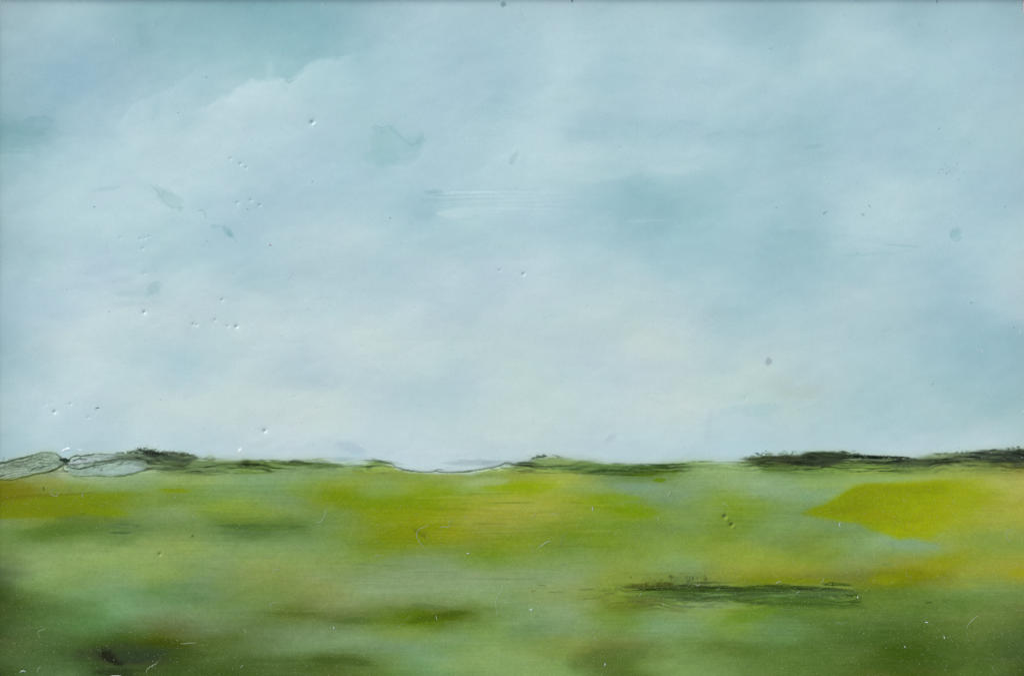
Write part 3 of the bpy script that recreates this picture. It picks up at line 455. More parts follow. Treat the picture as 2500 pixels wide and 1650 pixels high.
zone = smooth((CY-TOP+1)/5)*smooth((1160-CY)/14)*(.35+.65*smooth((vn(CX/70, CY/40, 185)-.25)/.4))
zone *= 1-.7*smooth((CX-1660)/40)*smooth((1850-CX)/40)
zone[poly_mask(HILL1,CX,CY)|poly_mask(HILL2,CX,CY)] *= .2
cw = np.minimum(comb,.07); COL *= 1+(cw*2.0*zone)[...,None]; HG += comb*zone*1.1
zone2 = smooth((CY-1424)/6)*smooth((1492-CY)/20)*smooth((CX-1440)/150)*smooth((2120-CX)/60)
COL *= 1+(np.minimum(comb,.1)*1.5*zone2)[...,None]; HG += comb*zone2*.5
# ---- meadow: yellow lens, amber and olive patches
LENS = [(1972,1246),(1992,1238),(2020,1228),(2046,1212),(2072,1194),(2092,1184),(2120,1181),(2180,1180),(2240,1177),(2300,1172),(2400,1166),(2470,1180),(2450,1215),(2400,1245),(2340,1262),(2310,1285),(2288,1302),(2270,1318),(2246,1314),(2225,1310),(2195,1316),(2172,1306),(2150,1298),(2122,1296),(2105,1284),(2100,1277),(2065,1273),(2030,1266),(1995,1260)]
def lens(x, y):
    t = smooth((x-2000)/280)[...,None]; v = smooth((y-1230)/60)[...,None]
    c = np.array([124,142,0])*(1-t)+np.array([138,152,0])*t; c = c+v*np.array([8,8,0])
    return c + (fbm(x/70,y/26,201,3)-.5)[...,None]*np.array([14,20,10]) + (fbm(x/5,y/4,202,2)-.5)[...,None]*12
blend_poly(LENS, lens, .97, blur=24, fade=(2215,2430))
dab(2080,1242,60,12,(126,136,4),.35,-8); dab(2135,1200,50,10,(134,144,2),.5,-6); dab(2140,1256,50,12,(140,146,4),.45,6); dab(2370,1215,70,30,(150,164,24),.4,0,hard=.0); dab(2330,1255,60,40,(148,162,32),.5,0,hard=.0); dab(2255,1195,60,12,(130,144,2),.6,0); dab(1985,1250,30,10,(124,140,12),.5,-12)
dab(2230,1330,66,10,(128,158,118),.75,4,hard=.35); dab(2060,1285,80,12,(116,146,95),.5,4); dab(2110,1170,110,8,(134,168,110),.45,-2,'soft'); dab(2000,1205,60,14,(124,160,120),.5,-12)
dab(60,1248,150,15,(114,130,4),.65,-2,hard=.15); dab(190,1218,130,11,(112,134,8),.6,-4,hard=.2); dab(255,1250,55,10,(116,140,8),.6,3); dab(425,1197,36,6,(120,142,14),.75,0,hard=.1); dab(20,1196,60,22,(116,118,22),.55,0); stroke([(-4,1216),(40,1213),(100,1209),(160,1207),(230,1202)],3,(104,104,18),.5,3)
dab(130,1180,30,12,(138,150,70),.4,0)
dab(170,1290,90,14,(82,112,40),.5,0,hard=.1); dab(300,1283,46,6,(72,100,60),.5,0,'fine'); dab(298,1300,30,3,(62,92,52),.7,0,'streak'); dab(650,1285,110,8,(74,104,50),.65,1,'fine'); dab(620,1300,90,6,(88,120,75),.4,0,'fine')
dab(2200,1408,60,12,(122,136,6),.55,-3,hard=.2); dab(1950,1417,80,7,(116,134,12),.55,1); dab(2160,1416,40,10,(130,144,14),.45,0); dab(2490,1398,26,10,(148,154,20),.45,0); dab(2300,1375,60,22,(140,150,24),.35,-30); dab(2165,1378,14,4,(108,128,66),.5,10)
for (x_,y_,r_,c_) in [(1250,1222,150,(152,160,44)),(1180,1262,150,(150,152,44)),(1330,1240,90,(156,164,58)),(1040,1250,120,(128,142,12)),(1020,1300,110,(124,136,10)),(1150,1300,90,(138,148,28)),(1300,1186,60,(136,160,10))]: dab(x_,y_,r_,15,c_,.4,-1,'streak',rough=.3)
for k in range(26): dab(rng.uniform(1080,1560), rng.uniform(1205,1335), rng.uniform(50,130), rng.uniform(1.0,2.4), (100,120,30) if k%3 else (172,178,80), rng.uniform(.15,.38), rng.uniform(-2,1),'streak',rough=.2)
for k in range(22): dab(rng.uniform(850,1300), rng.uniform(1375,1450), rng.uniform(40,120), rng.uniform(1.0,2.6), (150,172,135) if k%3 else (96,122,80), rng.uniform(.15,.4), rng.uniform(-1,2),'streak',rough=.2)
dab(1190,1175,50,10,(158,178,118),.55,-3); dab(1240,1190,60,7,(130,158,10),.5,0); dab(900,1152,40,6,(134,148,30),.5,0,'streak'); dab(1560,1188,60,10,(122,155,132),.45,0); dab(1500,1215,60,9,(118,150,10),.4,0); dab(1560,1245,36,16,(112,144,14),.5,10)
dab(1026,1302,20,7,(96,108,18),.7,35,'mat')
# olive and dark patches low in the meadow
dab(1055,1508,75,9,(74,96,14),.7,-8,hard=.2); dab(1105,1497,34,7,(72,92,26),.65,-5,hard=.2); dab(1050,1480,50,5,(90,112,60),.5,6); dab(720,1497,70,6,(86,104,46),.6,1,'fine'); dab(860,1515,50,8,(82,104,44),.6,0); dab(960,1512,60,9,(92,116,30),.5,-6)
dab(300,1595,110,22,(60,68,44),.6,2,hard=0,rough=.6); dab(285,1600,60,16,(50,54,38),.6,4,hard=0,rough=.6); dab(263,1598,18,13,(32,30,24),.95,25,hard=.0,rough=.6); dab(282,1614,20,8,(36,38,26),.85,20,hard=.1); dab(345,1597,55,14,(46,60,46),.75,-5,hard=.05,rough=.6); dab(390,1570,45,13,(62,74,12),.6,0,hard=.05); dab(330,1588,90,20,(54,72,36),.5,4,hard=0); dab(450,1598,60,12,(62,80,30),.5,0); dab(285,1642,50,12,(46,60,34),.7,0)
dab(840,1612,80,11,(66,88,34),.6,2); dab(820,1600,60,5,(80,100,40),.4,0); dab(1500,1600,70,22,(84,108,50),.5,0); dab(1500,1575,60,8,(104,118,60),.4,0); dab(2220,1595,60,12,(62,88,24),.5,5); dab(2200,1625,120,14,(66,90,36),.4,0); dab(2150,1560,90,6,(66,98,36),.5,0,'fine')
# the hedge stroke
dab(1840,1452,250,17,(82,112,62),.6,-1,'streak',rough=.2); dab(1640,1448,110,8,(88,118,56),.6,0,'streak'); dab(1920,1470,170,10,(78,108,36),.6,2,'streak',rough=.25); dab(1700,1462,120,5,(92,120,64),.5,-1,'streak')
dab(1700,1440,110,6,(56,80,24),.85,-2,'fine',rough=.3); dab(1640,1434,70,4,(70,92,36),.7,-2,'streak'); dab(1860,1434,100,5.5,(58,84,16),.85,-1,'fine',rough=.3); dab(1960,1432,70,4,(60,84,30),.75,0,'streak'); dab(2030,1426,20,5,(46,70,18),.9,0,'mat'); dab(2055,1427,22,4,(58,82,26),.8,2,'fine')
for (x_,y_,rx_,ry_,c_,a_,g_) in [(1850,1446,230,14,(72,98,48),.6,0),(1720,1450,140,9,(72,98,44),.6,-1),(1930,1466,160,12,(66,96,34),.65,2),(1640,1452,100,7,(82,108,48),.55,-1),(2000,1476,110,8,(72,100,40),.6,3)]:
    dab(x_,y_,rx_,ry_,c_,a_,g_,'streak',rough=.25)
for k in range(34):
    xa = rng.uniform(1500,1960); ln = min(rng.uniform(60,220), 2080-xa); ya = rng.choice([rng.normal(1435,4), rng.uniform(1436,1486)]); sl_ = rng.uniform(-.02,.03)
    stroke([(xa,ya),(xa+ln*.5,ya+ln*.5*sl_+rng.normal(0,1)),(xa+ln,ya+ln*sl_)], rng.uniform(1.6,4.2), (46,58,28) if ya < 1444 else (62,78,42), rng.uniform(.4,.8), 1.0, 1.0, fade=.35)
stroke([(1545,1441),(1575,1440),(1600,1439),(1640,1437)],3,(48,56,12),.9); stroke([(1600,1437),(1680,1436),(1730,1433),(1760,1430),(1800,1431)],2.2,(54,70,32),.7); stroke([(1820,1431),(1870,1428),(1920,1427),(1935,1429)],2.2,(54,76,18),.8)
dab(1590,1426,50,9,(84,90,34),.6,-3,'speck',rough=.6); dab(1580,1428,46,6,(74,80,26),.75,-3,'vert',rough=.6); dab(1625,1425,26,9,(66,74,30),.75,0,'vert',rough=.7); dab(1625,1428,30,7,(70,76,30),.7,0,'fine',rough=.6); dab(1675,1414,38,8,(78,96,56),.7,0,'vert',rough=.5); dab(1640,1405,8,6,(70,84,40),.7,0,'speck'); dab(1722,1412,6,9,(82,98,44),.6,-30,'speck'); dab(1710,1428,60,6,(80,96,56),.5,0,'vert')
dab(2080,1456,22,8,(54,78,28),.85,5,'mat',rough=.5); dab(2085,1469,16,3,(58,82,30),.8,0); dab(1575,1467,40,10,(96,108,52),.65,2,hard=.1); dab(1520,1476,40,8,(108,128,44),.5,0); dab(1650,1488,24,5,(106,118,66),.5,10); dab(1740,1478,80,10,(130,156,104),.5,0); dab(1840,1500,70,14,(98,134,34),.5,-12); dab(2110,1497,12,4,(88,112,50),.6,-8)
for p in [[(1465,1442),(1490,1442)],[(1415,1439),(1450,1438)],[(1340,1445),(1376,1445)],[(1298,1443),(1308,1441)],[(1312,1427),(1330,1428)],[(1503,1433),(1512,1437),(1522,1435)],[(1475,1449),(1500,1447)],[(1420,1462),(1470,1458)]]: stroke(p,2.2,(90,106,56),.65)
stroke([(2260,1470),(2275,1470)],3,(66,92,34),.8); stroke([(2303,1471),(2309,1470)],2.4,(72,98,40),.7); dab(1660,1454,4,3.2,(60,88,56),.0); stroke([(1664,1453),(1664,1458),(1659,1459),(1657,1455),(1661,1452)],1.5,(66,94,56),.7,fade=0)
stroke([(1945,1412),(1958,1412)],2.6,(84,100,20),.7); dab(1540,1408,2.2,2.2,(84,104,24),.9); dab(107,1193,2,5,(80,88,20),.8); dab(81,1587,3,3,(52,76,34),.6); dab(470,1308,5,2.5,(62,92,44),.6,-30)
# ---- pits, pimples and craters in the wax (relief, with shade painted dark into the pit bottoms)
PITS = [(762,299,8,2.6),(563,387,4,1.2),(587,400,5,1.7),(601,409,4,1.3),(579,495,5,1.3),(612,489,5,1.5),(634,501,5,1.5),(1220,660,3.5,1.4),(1278,669,4.5,2.0),(294,581,4,1.0),(343,583,4,1.2),(353,581,3.5,1.1),(364,578,3.5,1.1),(348,607,4,1.0),
        (353,667,4,1.0),(542,732,5,1.6),(352,762,6,2.0),(472,791,5.5,1.5),(480,793,4,1.4),(525,781,4.5,1.5),(556,796,4,1.4),(577,797,6,2.1),(133,1005,6,2.0),(172,986,4,1.4),(127,983,3.5,.8),(110,987,4,.7),(216,1018,5,1.0),(646,1051,7,2.2),
        (1819,972,5,.7),(1434,750,3.5,.6),(1770,1261,7,4.6),(1786,1281,6,4.2),(390,1352,5,2.2),(2020,524,3,.4),(1745,940,3,.4),(349,942,3,.3),(720,968,5,.5),(2162,813,3,.7),(380,1100,3,.3),(1305,20,3,.3)]
for (x_,y_,r_,dp) in PITS:
    W = win(x_-r_*4,x_+r_*4,y_-r_*4,y_+r_*4); rr = np.hypot(CX[W]-x_,(CY[W]-y_)*1.1)
    HG[W] -= .9*dp*(1.3 if dp > 1.9 else 1)*(np.exp(-(rr/(r_*.62))**2)*1.0 + .35*np.exp(-(rr/(r_*1.7))**2))
    m = .30*min(1,dp/2)*np.exp(-(np.hypot(CX[W]-x_+r_*.1,CY[W]-y_)/(r_*.4))**2); COL[W] += m[...,None]*(np.array([92,112,118])-COL[W] if y_ < 1100 else np.array([92,104,70])-COL[W])
for (x_,y_) in [(762,444),(953,532),(266,762),(504,189),(435,276),(230,505),(2371,739),(2292,315),(2277,938),(2453,503+2),(2476,800),(1895,508),(230,505),(604,510)]:
    dab(x_,y_,1.5,1.4,(78,92,98),.65,hard=.3)
dab(660,599,3,2.4,(150,130,140),.7)
for k in range(34):
    a_ = rng.uniform(0,1); dab(2288+a_*70+rng.normal(0,12), 430-18*math.sin(a_*3.1)+rng.normal(0,10), rng.uniform(1,2.0), rng.uniform(1,1.8), (128,164,176), rng.uniform(.3,.75))
for (x_,y_) in ((1770,1261),(1786,1281),(762,299)):
    W = win(x_-20,x_+20,y_-20,y_+20); HG[W] += (2.6 if y_ > 1000 else 1.4)*np.exp(-((CX[W]-x_-6)/4.0)**2-((CY[W]-y_-5)/3.6)**2)
# craters, the raised hook left of centre, and a slow unevenness of the wax
for (x_,y_,rx_,ry_,hh) in [(350,690,22,16,1.3),(300,675,30,10,.6),(340,735,50,9,.7),(2335,572,12,12,-.7),(1270,390,10,26,.6),(420,490,28,14,-.4),(960,350,44,28,-.5),(800,300,60,40,.6),(620,1080,30,14,.7)]:
    W = win(x_-rx_*3,x_+rx_*3,y_-ry_*3,y_+ry_*3); HG[W] += hh*np.exp(-((CX[W]-x_)/rx_)**2-((CY[W]-y_)/ry_)**2)
HG += (fbm(CX/110,CY/80,301,3)-.5)*2.6 + (fbm(CX/26,CY/20,305,3)-.5)*.2
inf = smooth((CY-1125)/40); HG += inf*(fbm(CX/90,CY/4.0,311,2)-.5)*.14 + (1-inf)*(fbm(CX/30,CY/14.0,315,2)-.5)*.04
HG += (vn(CX/3.2,CY/3.2,321)-.5)*.08
COL += grain[...,None]*np.where(CY>1130,3.2,1.6)[...,None]
gr2 = np.random.default_rng(6).normal(0,1,(NH,NW,3)); COL += gr2*1.0
COL = np.clip(COL, 2, 240)
SPF = SPEC*(1-.55*MIX[...,None])
ALB = np.clip((lin(COL)-SPF)/GAIN, 0.001, 0.9)
# ---------------------------------------------------------------- pigmented wax material: the paint's own colours, plus very fine node noise
def wax_mat(name, rough, amt, scale, spec=0.35):
    m, t, b = mat_new(name, rough, spec)
    at = t.nodes.new("ShaderNodeAttribute"); at.attribute_name = "pigment"
    tc = t.nodes.new("ShaderNodeTexCoord"); n = t.nodes.new("ShaderNodeTexNoise"); n.inputs["Scale"].default_value = scale; n.inputs["Detail"].default_value = 3
    mr = t.nodes.new("ShaderNodeMapRange"); mr.inputs[1].default_value = .25; mr.inputs[2].default_value = .75; mr.inputs[3].default_value = 1-amt; mr.inputs[4].default_value = 1+amt
    mx = t.nodes.new("ShaderNodeVectorMath"); mx.operation = 'SCALE'
    t.links.new(tc.outputs["Object"], n.inputs["Vector"]); t.links.new(n.outputs[0], mr.inputs[0])
    t.links.new(at.outputs["Color"], mx.inputs[0]); t.links.new(mr.outputs[0], mx.inputs["Scale"])
    t.links.new(mx.outputs[0], b.inputs["Base Color"])
    b.inputs["Coat Weight"].default_value = 0.0
    return m
M_SKYWAX = wax_mat("pale_blue_wax", .30, .03, 2600); M_GREENWAX = wax_mat("green_wax", .32, .06, 2200, .14)
# right rim of the wax: it is chipped back at the top corner, where the linen shows
rim = 2503.0 - 6.6*(1-smooth((gy-12)/52)) + (fbm(gy/9, gy*0, 401, 3)-.5)*2.4*(1-smooth((gy-30)/60))
XR = np.minimum(CX, rim[:,None] - (2503.0-CX)*0.0)
VX = X(XR); VY = Y(CY); VZ = TOPZ + HG*K
idx = np.arange(NH*NW).reshape(NH,NW)
F = np.stack([idx[1:,:-1], idx[1:,1:], idx[:-1,1:], idx[:-1,:-1]], -1).reshape(-1,4)
FX = .25*(CX[1:,:-1]+CX[1:,1:]+CX[:-1,1:]+CX[:-1,:-1]).ravel(); FY = .25*(CY[1:,:-1]+CY[1:,1:]+CY[:-1,1:]+CY[:-1,:-1]).ravel()
keep = (.5*(XR[1:,1:]-XR[1:,:-1])+.5*(XR[:-1,1:]-XR[:-1,:-1])).ravel() > 0.02
FT = np.interp(FX, sl_x, sl_y)
wx = FX+(fbm(FX/14,FY/10,501,2)-.5)*10; wy = FY+(fbm(FX/14,FY/10,502,2)-.5)*6
# smooth shared normals so neighbouring parts meet without a seam
dzx = np.gradient(HG*K, axis=1)/(ST*K); dzy = -np.gradient(HG*K, axis=0)/(ST*K)
NRM = np.stack([-dzx, -dzy, np.ones_like(dzx)], -1); NRM /= np.linalg.norm(NRM,axis=-1,keepdims=True)
VERT = np.stack([VX,VY,VZ],-1).reshape(-1,3); NRM = NRM.reshape(-1,3); AL = ALB.reshape(-1,3)
painting = empty("painting", (0,0,TOPZ-0.018))
tag(painting, "wax painting of a pale blue sky over a green and yellow meadow", "painting")
ORG = np.array([0,0,TOPZ-0.018])
def piece(name, sel, parent, mat, label=None):
    f = F[sel]; used, inv = np.unique(f, return_inverse=True); f = inv.reshape(-1,4)
    me = bpy.data.meshes.new(name); n = len(f)
    me.vertices.add(len(used)); me.vertices.foreach_set("co", (VERT[used]-ORG).ravel().astype(np.float32))
    me.loops.add(n*4); me.loops.foreach_set("vertex_index", f.ravel().astype(np.int32))
    me.polygons.add(n); me.polygons.foreach_set("loop_start", (np.arange(n)*4).astype(np.int32))
    me.polygons.foreach_set("use_smooth", np.ones(n,bool))
    me.update(calc_edges=True)
    a = me.attributes.new("pigment",'FLOAT_COLOR','POINT'); c = np.ones((len(used),4),np.float32); c[:,:3] = AL[used]; a.data.foreach_set("color", c.ravel())
    me.normals_split_custom_set_from_vertices([tuple(v) for v in NRM[used]])
    o = link(name, me, parent, mat)
    if label: o["label"] = label
    return o
left = keep.copy()
def take(mask):
    global left
    s = mask & left; left &= ~mask; return s
hill_1 = take(poly_mask(HILL1, wx, wy)); hill_2 = take(poly_mask(HILL2, wx, wy) & (FY > FT-2))
up = 4+6*vn(FX/12,FY*0,511)
scrub = take((FX>285)&(FX<545)&(FY>FT-up*.5)&(wy<np.interp(FX,[285,360,440,545],[1118,1150,1160,1158])))
trees = take((FX>1838)&(FX<2240)&(FY>FT-3)&(wy<np.interp(FX,[1838,1880,1960,2040,2060,2120,2240],[1122,1136,1143,1134,1128,1136,1142])))
trees2 = take((FX>=2240)&(FY>FT-3)&(wy<np.interp(FX,[2240,2300,2400,2510],[1138,1132,1128,1140])))
ridge = take((FX>1470)&(FX<1705)&(FY>FT+4)&(wy<1164))
ygold = take(poly_mask(LENS, wx, wy))
yleft = take((((wx-60)/200)**2+((wy-1238)/30)**2 < 1) & (FY>1180))
ymid = take((((wx-1210)/250)**2+((wy-1238)/72)**2 < 1) & (FY>FT+18))
hedge = take((FX>1535)&(FX<2100)&(wy>np.interp(FX,[1535,1560,1620,1730,2100],[1434,1418,1412,1424,1420]))&(wy<np.interp(FX,[1535,1800,2100],[1450,1452,1470])))
blot = take((((wx-300)/85)**2+((wy-1602)/26)**2 < 1))
olive = take((((wx-1055)/95)**2+((wy-1506+ (wx-1055)*.12)/15)**2 < 1))
teal = take((((wx-1640)/260)**2+((wy-545+(wx-1640)*-.25)/95)**2 < 1))
cloud = take((FY>760)&(FY<FT-1)&((((wx-1000)/900)**2+((wy-960)/200)**2) < 1))
skym = take(FY<FT)
sky_o = piece("sky", skym, painting, M_SKYWAX, "pale blue wax sky with pits, drips and scumbled grey blue patches")
piece("blue_cloud", teal, sky_o, M_SKYWAX, "darker teal blue patch right of centre in the sky")
piece("cloud_bank", cloud, sky_o, M_SKYWAX, "pale cream cloud bank low over the horizon")
field = piece("field", left.copy(), painting, M_GREENWAX, "streaked green meadow in the lower third")
h1 = piece("hill", hill_1, painting, M_GREENWAX, "grey green combed hill with dark outline at the left edge"); h2 = piece("hill", hill_2, painting, M_GREENWAX, "pale grey hill beside the left hill")
piece("scrub", scrub, painting, M_GREENWAX, "black green scrub on the skyline right of the pale hill")
piece("tree_line", trees, painting, M_GREENWAX, "dark tree line on the horizon at the right"); piece("tree_line", trees2, painting, M_GREENWAX, "looser dark tree line running to the right edge")
piece("hedgerow", ridge, painting, M_GREENWAX, "streaky dark green hedgerow below the horizon right of centre")
piece("yellow_patch", ygold, field, M_GREENWAX, "pointed bright yellow patch at the right"); piece("yellow_patch", yleft, field, M_GREENWAX, "amber yellow band at the left edge"); piece("yellow_patch", ymid, field, M_GREENWAX, "olive yellow rise in the middle")
piece("hedge", hedge, field, M_GREENWAX, "long dark brushed hedge low at the right"); piece("dark_blot", blot, field, M_GREENWAX, "blackish blot near the bottom left"); piece("olive_stroke", olive, field, M_GREENWAX, "tapering olive stroke below the middle")
# board under the wax
M_BOARD = noisy("birch_board", (.42,.30,.18), (.55,.42,.27), 60, .7, .2, stretch=(1,14,1))
me = box(float(X(-6))+.0002, float(X(2502))-.001, float(Y(1655))+.0002, float(Y(-5))-.0002, -0.0005, 0.0172, .0004)
link("board", me, painting, M_BOARD)

# ---------------------------------------------------------------- wooden float frame round the panel
M_FRAME = noisy("light_brown_wood", (.20,.17,.13), (.32,.28,.22), 45, .45, .35, .15, stretch=(1,9,1))
M_LINEN, t, b = mat_new("raw_white_linen", .9, .1)
tc = t.nodes.new("ShaderNodeTexCoord"); wv = t.nodes.new("ShaderNodeTexWave"); wv.inputs["Scale"].default_value = 900; wv.bands_direction='Y'; wv.inputs["Distortion"].default_value = 1.5
cr = t.nodes.new("ShaderNodeValToRGB"); cr.color_ramp.elements[0].color = (.45,.40,.36,1); cr.color_ramp.elements[1].color = (.88,.86,.83,1); cr.color_ramp.elements[0].position=.15
t.links.new(tc.outputs["Object"], wv.inputs[0]); t.links.new(wv.outputs["Color"], cr.inputs[0]); t.links.new(cr.outputs[0], b.inputs["Base Color"])
frame = empty("picture_frame", (0,0,TOPZ-0.022)); tag(frame, "brown wooden frame round the painted panel, shading its top and left edges", "picture frame")
xl, xr, yt, yb = float(X(-24.0)), float(X(2526)), float(Y(-20.0)), float(Y(1682)); fw = .016; z0, z1 = -0.004, 0.022+0.0033
for nm, a in (("rail",(xl-fw,xr+fw,yt,yt+fw)),("rail",(xl-fw,xr+fw,yb-fw,yb)),("rail",(xl-fw,xl,yb,yt)),("rail",(xr,xr+fw,yb,yt))):
    link(nm, box(a[0],a[1],a[2],a[3],z0,z1 if nm else z1,.0006), frame, M_FRAME)
# linen slip: woven strips lining the float gap, ribbed by its own threads
v=[];f=[]
n=260; ys=np.linspace(yb+.0005,yt-.0005,n*4)
zz=0.0217+.00007*np.sin(np.arange(n*4)*1.3)
for i,(yy,z) in enumerate(zip(ys,zz)):
    jit=.00012*math.sin(i*1.7)
    v+= [(float(X(2494.5))+jit,yy,float(z)),(float(X(2500))+jit,yy,float(z)+.0001),(xr-.0001,yy,float(z)-.0002)]
for i in range(n*4-1):
    a=i*3; f+=[(a,a+1,a+4,a+3),(a+1,a+2,a+5,a+4)]
f=[tuple(reversed(q)) for q in f]
link("linen_slip", mesh("linen_slip",v,f), frame, M_LINEN)
link("back_board", box(xl+.0002,xr-.0002,yb+.0002,yt-.0002,-0.0038,0.0008,0), frame, noisy("hardboard",(.12,.08,.05),(.18,.12,.08),200))
# ---------------------------------------------------------------- lint, flakes and dust lying on the wax
M_LINT, t, b = mat_new("pale_lint", .7, .2); b.inputs["Base Color"].default_value = (.42,.48,.27,1)
M_LINT2, t, b = mat_new("white_flake", .6, .3); b.inputs["Base Color"].default_value = (.74,.78,.72,1)
M_LINT3, t, b = mat_new("dark_lint", .7, .2); b.inputs["Base Color"].default_value = (.03,.04,.04,1)
M_LINTF, t, b = mat_new("thin_green_grey_lint", .7, .2); b.inputs["Base Color"].default_value = (.24,.31,.15,1)
M_LINTS, t, b = mat_new("thin_blue_white_lint", .7, .2); b.inputs["Base Color"].default_value = (.68,.76,.80,1)
def surf(px, py):
    ix = int(min(max((px-gx[0])/ST,0),NW-1)); iy = int(min(max((py-gy[0])/ST,0),NH-1)); return float(TOPZ+HG[iy,ix]*K)
def spline(P, n=6):
    P = [np.array(p,float) for p in P]
    if len(P) < 3: return [P[0]+(P[-1]-P[0])*i/4.0 for i in range(5)]
    Q = [2*P[0]-P[1]]+P+[2*P[-1]-P[-2]]; out = []
    for i in range(1,len(Q)-2):
        for k in range(n):
            t = k/n; a,b_,c,d_ = Q[i-1],Q[i],Q[i+1],Q[i+2]
            out.append(.5*((2*b_)+(-a+c)*t+(2*a-5*b_+4*c-d_)*t*t+(-a+3*b_-3*c+d_)*t**3))
    out.append(P[-1]); return out
def fibre(P, r=.8, mat=None, name="lint_fibre", label="", cat="lint fibre", group=None, flat=1.0):
    C = spline(P); o0 = C[len(C)//2]; org = Vector((float(X(o0[0])), float(Y(o0[1])), surf(*o0))); v=[];f=[]; n=len(C); seg=6
    for i,c in enumerate(C):
        a = C[max(i-1,0)]; b_ = C[min(i+1,n-1)]; t = b_-a; t = t/(np.linalg.norm(t)+1e-6)
        nx,ny = -t[1], t[0]; tt = i/(n-1); rr = r*(.35+.65*math.sin(math.pi*(.08+.84*tt)))*(1+.18*math.sin(i*2.3))
        lift = r*flat*.7+.35*abs(math.sin(i*.7))*r
        for k in range(seg):
            th = 2*math.pi*k/seg; q = rr*math.cos(th); zz = rr*math.sin(th)*flat+lift
            x_,y_ = c[0]+nx*q, c[1]+ny*q
            v.append((float(X(x_))-org.x, float(Y(y_))-org.y, surf(c[0],c[1])+zz*K-org.z))
    for i in range(n-1):
        for k in range(seg):
            k2=(k+1)%seg; f.append((i*seg+k,i*seg+k2,(i+1)*seg+k2,(i+1)*seg+k))
    f.append(tuple(range(seg))); f.append(tuple(reversed(range((n-1)*seg,n*seg))))
    me = mesh(name,v,f,True); o = link(name, me, None, mat or M_LINT); o.location = org
    tag(o, label, cat, group); return o
G = "stray lint fibres stuck to the wax"
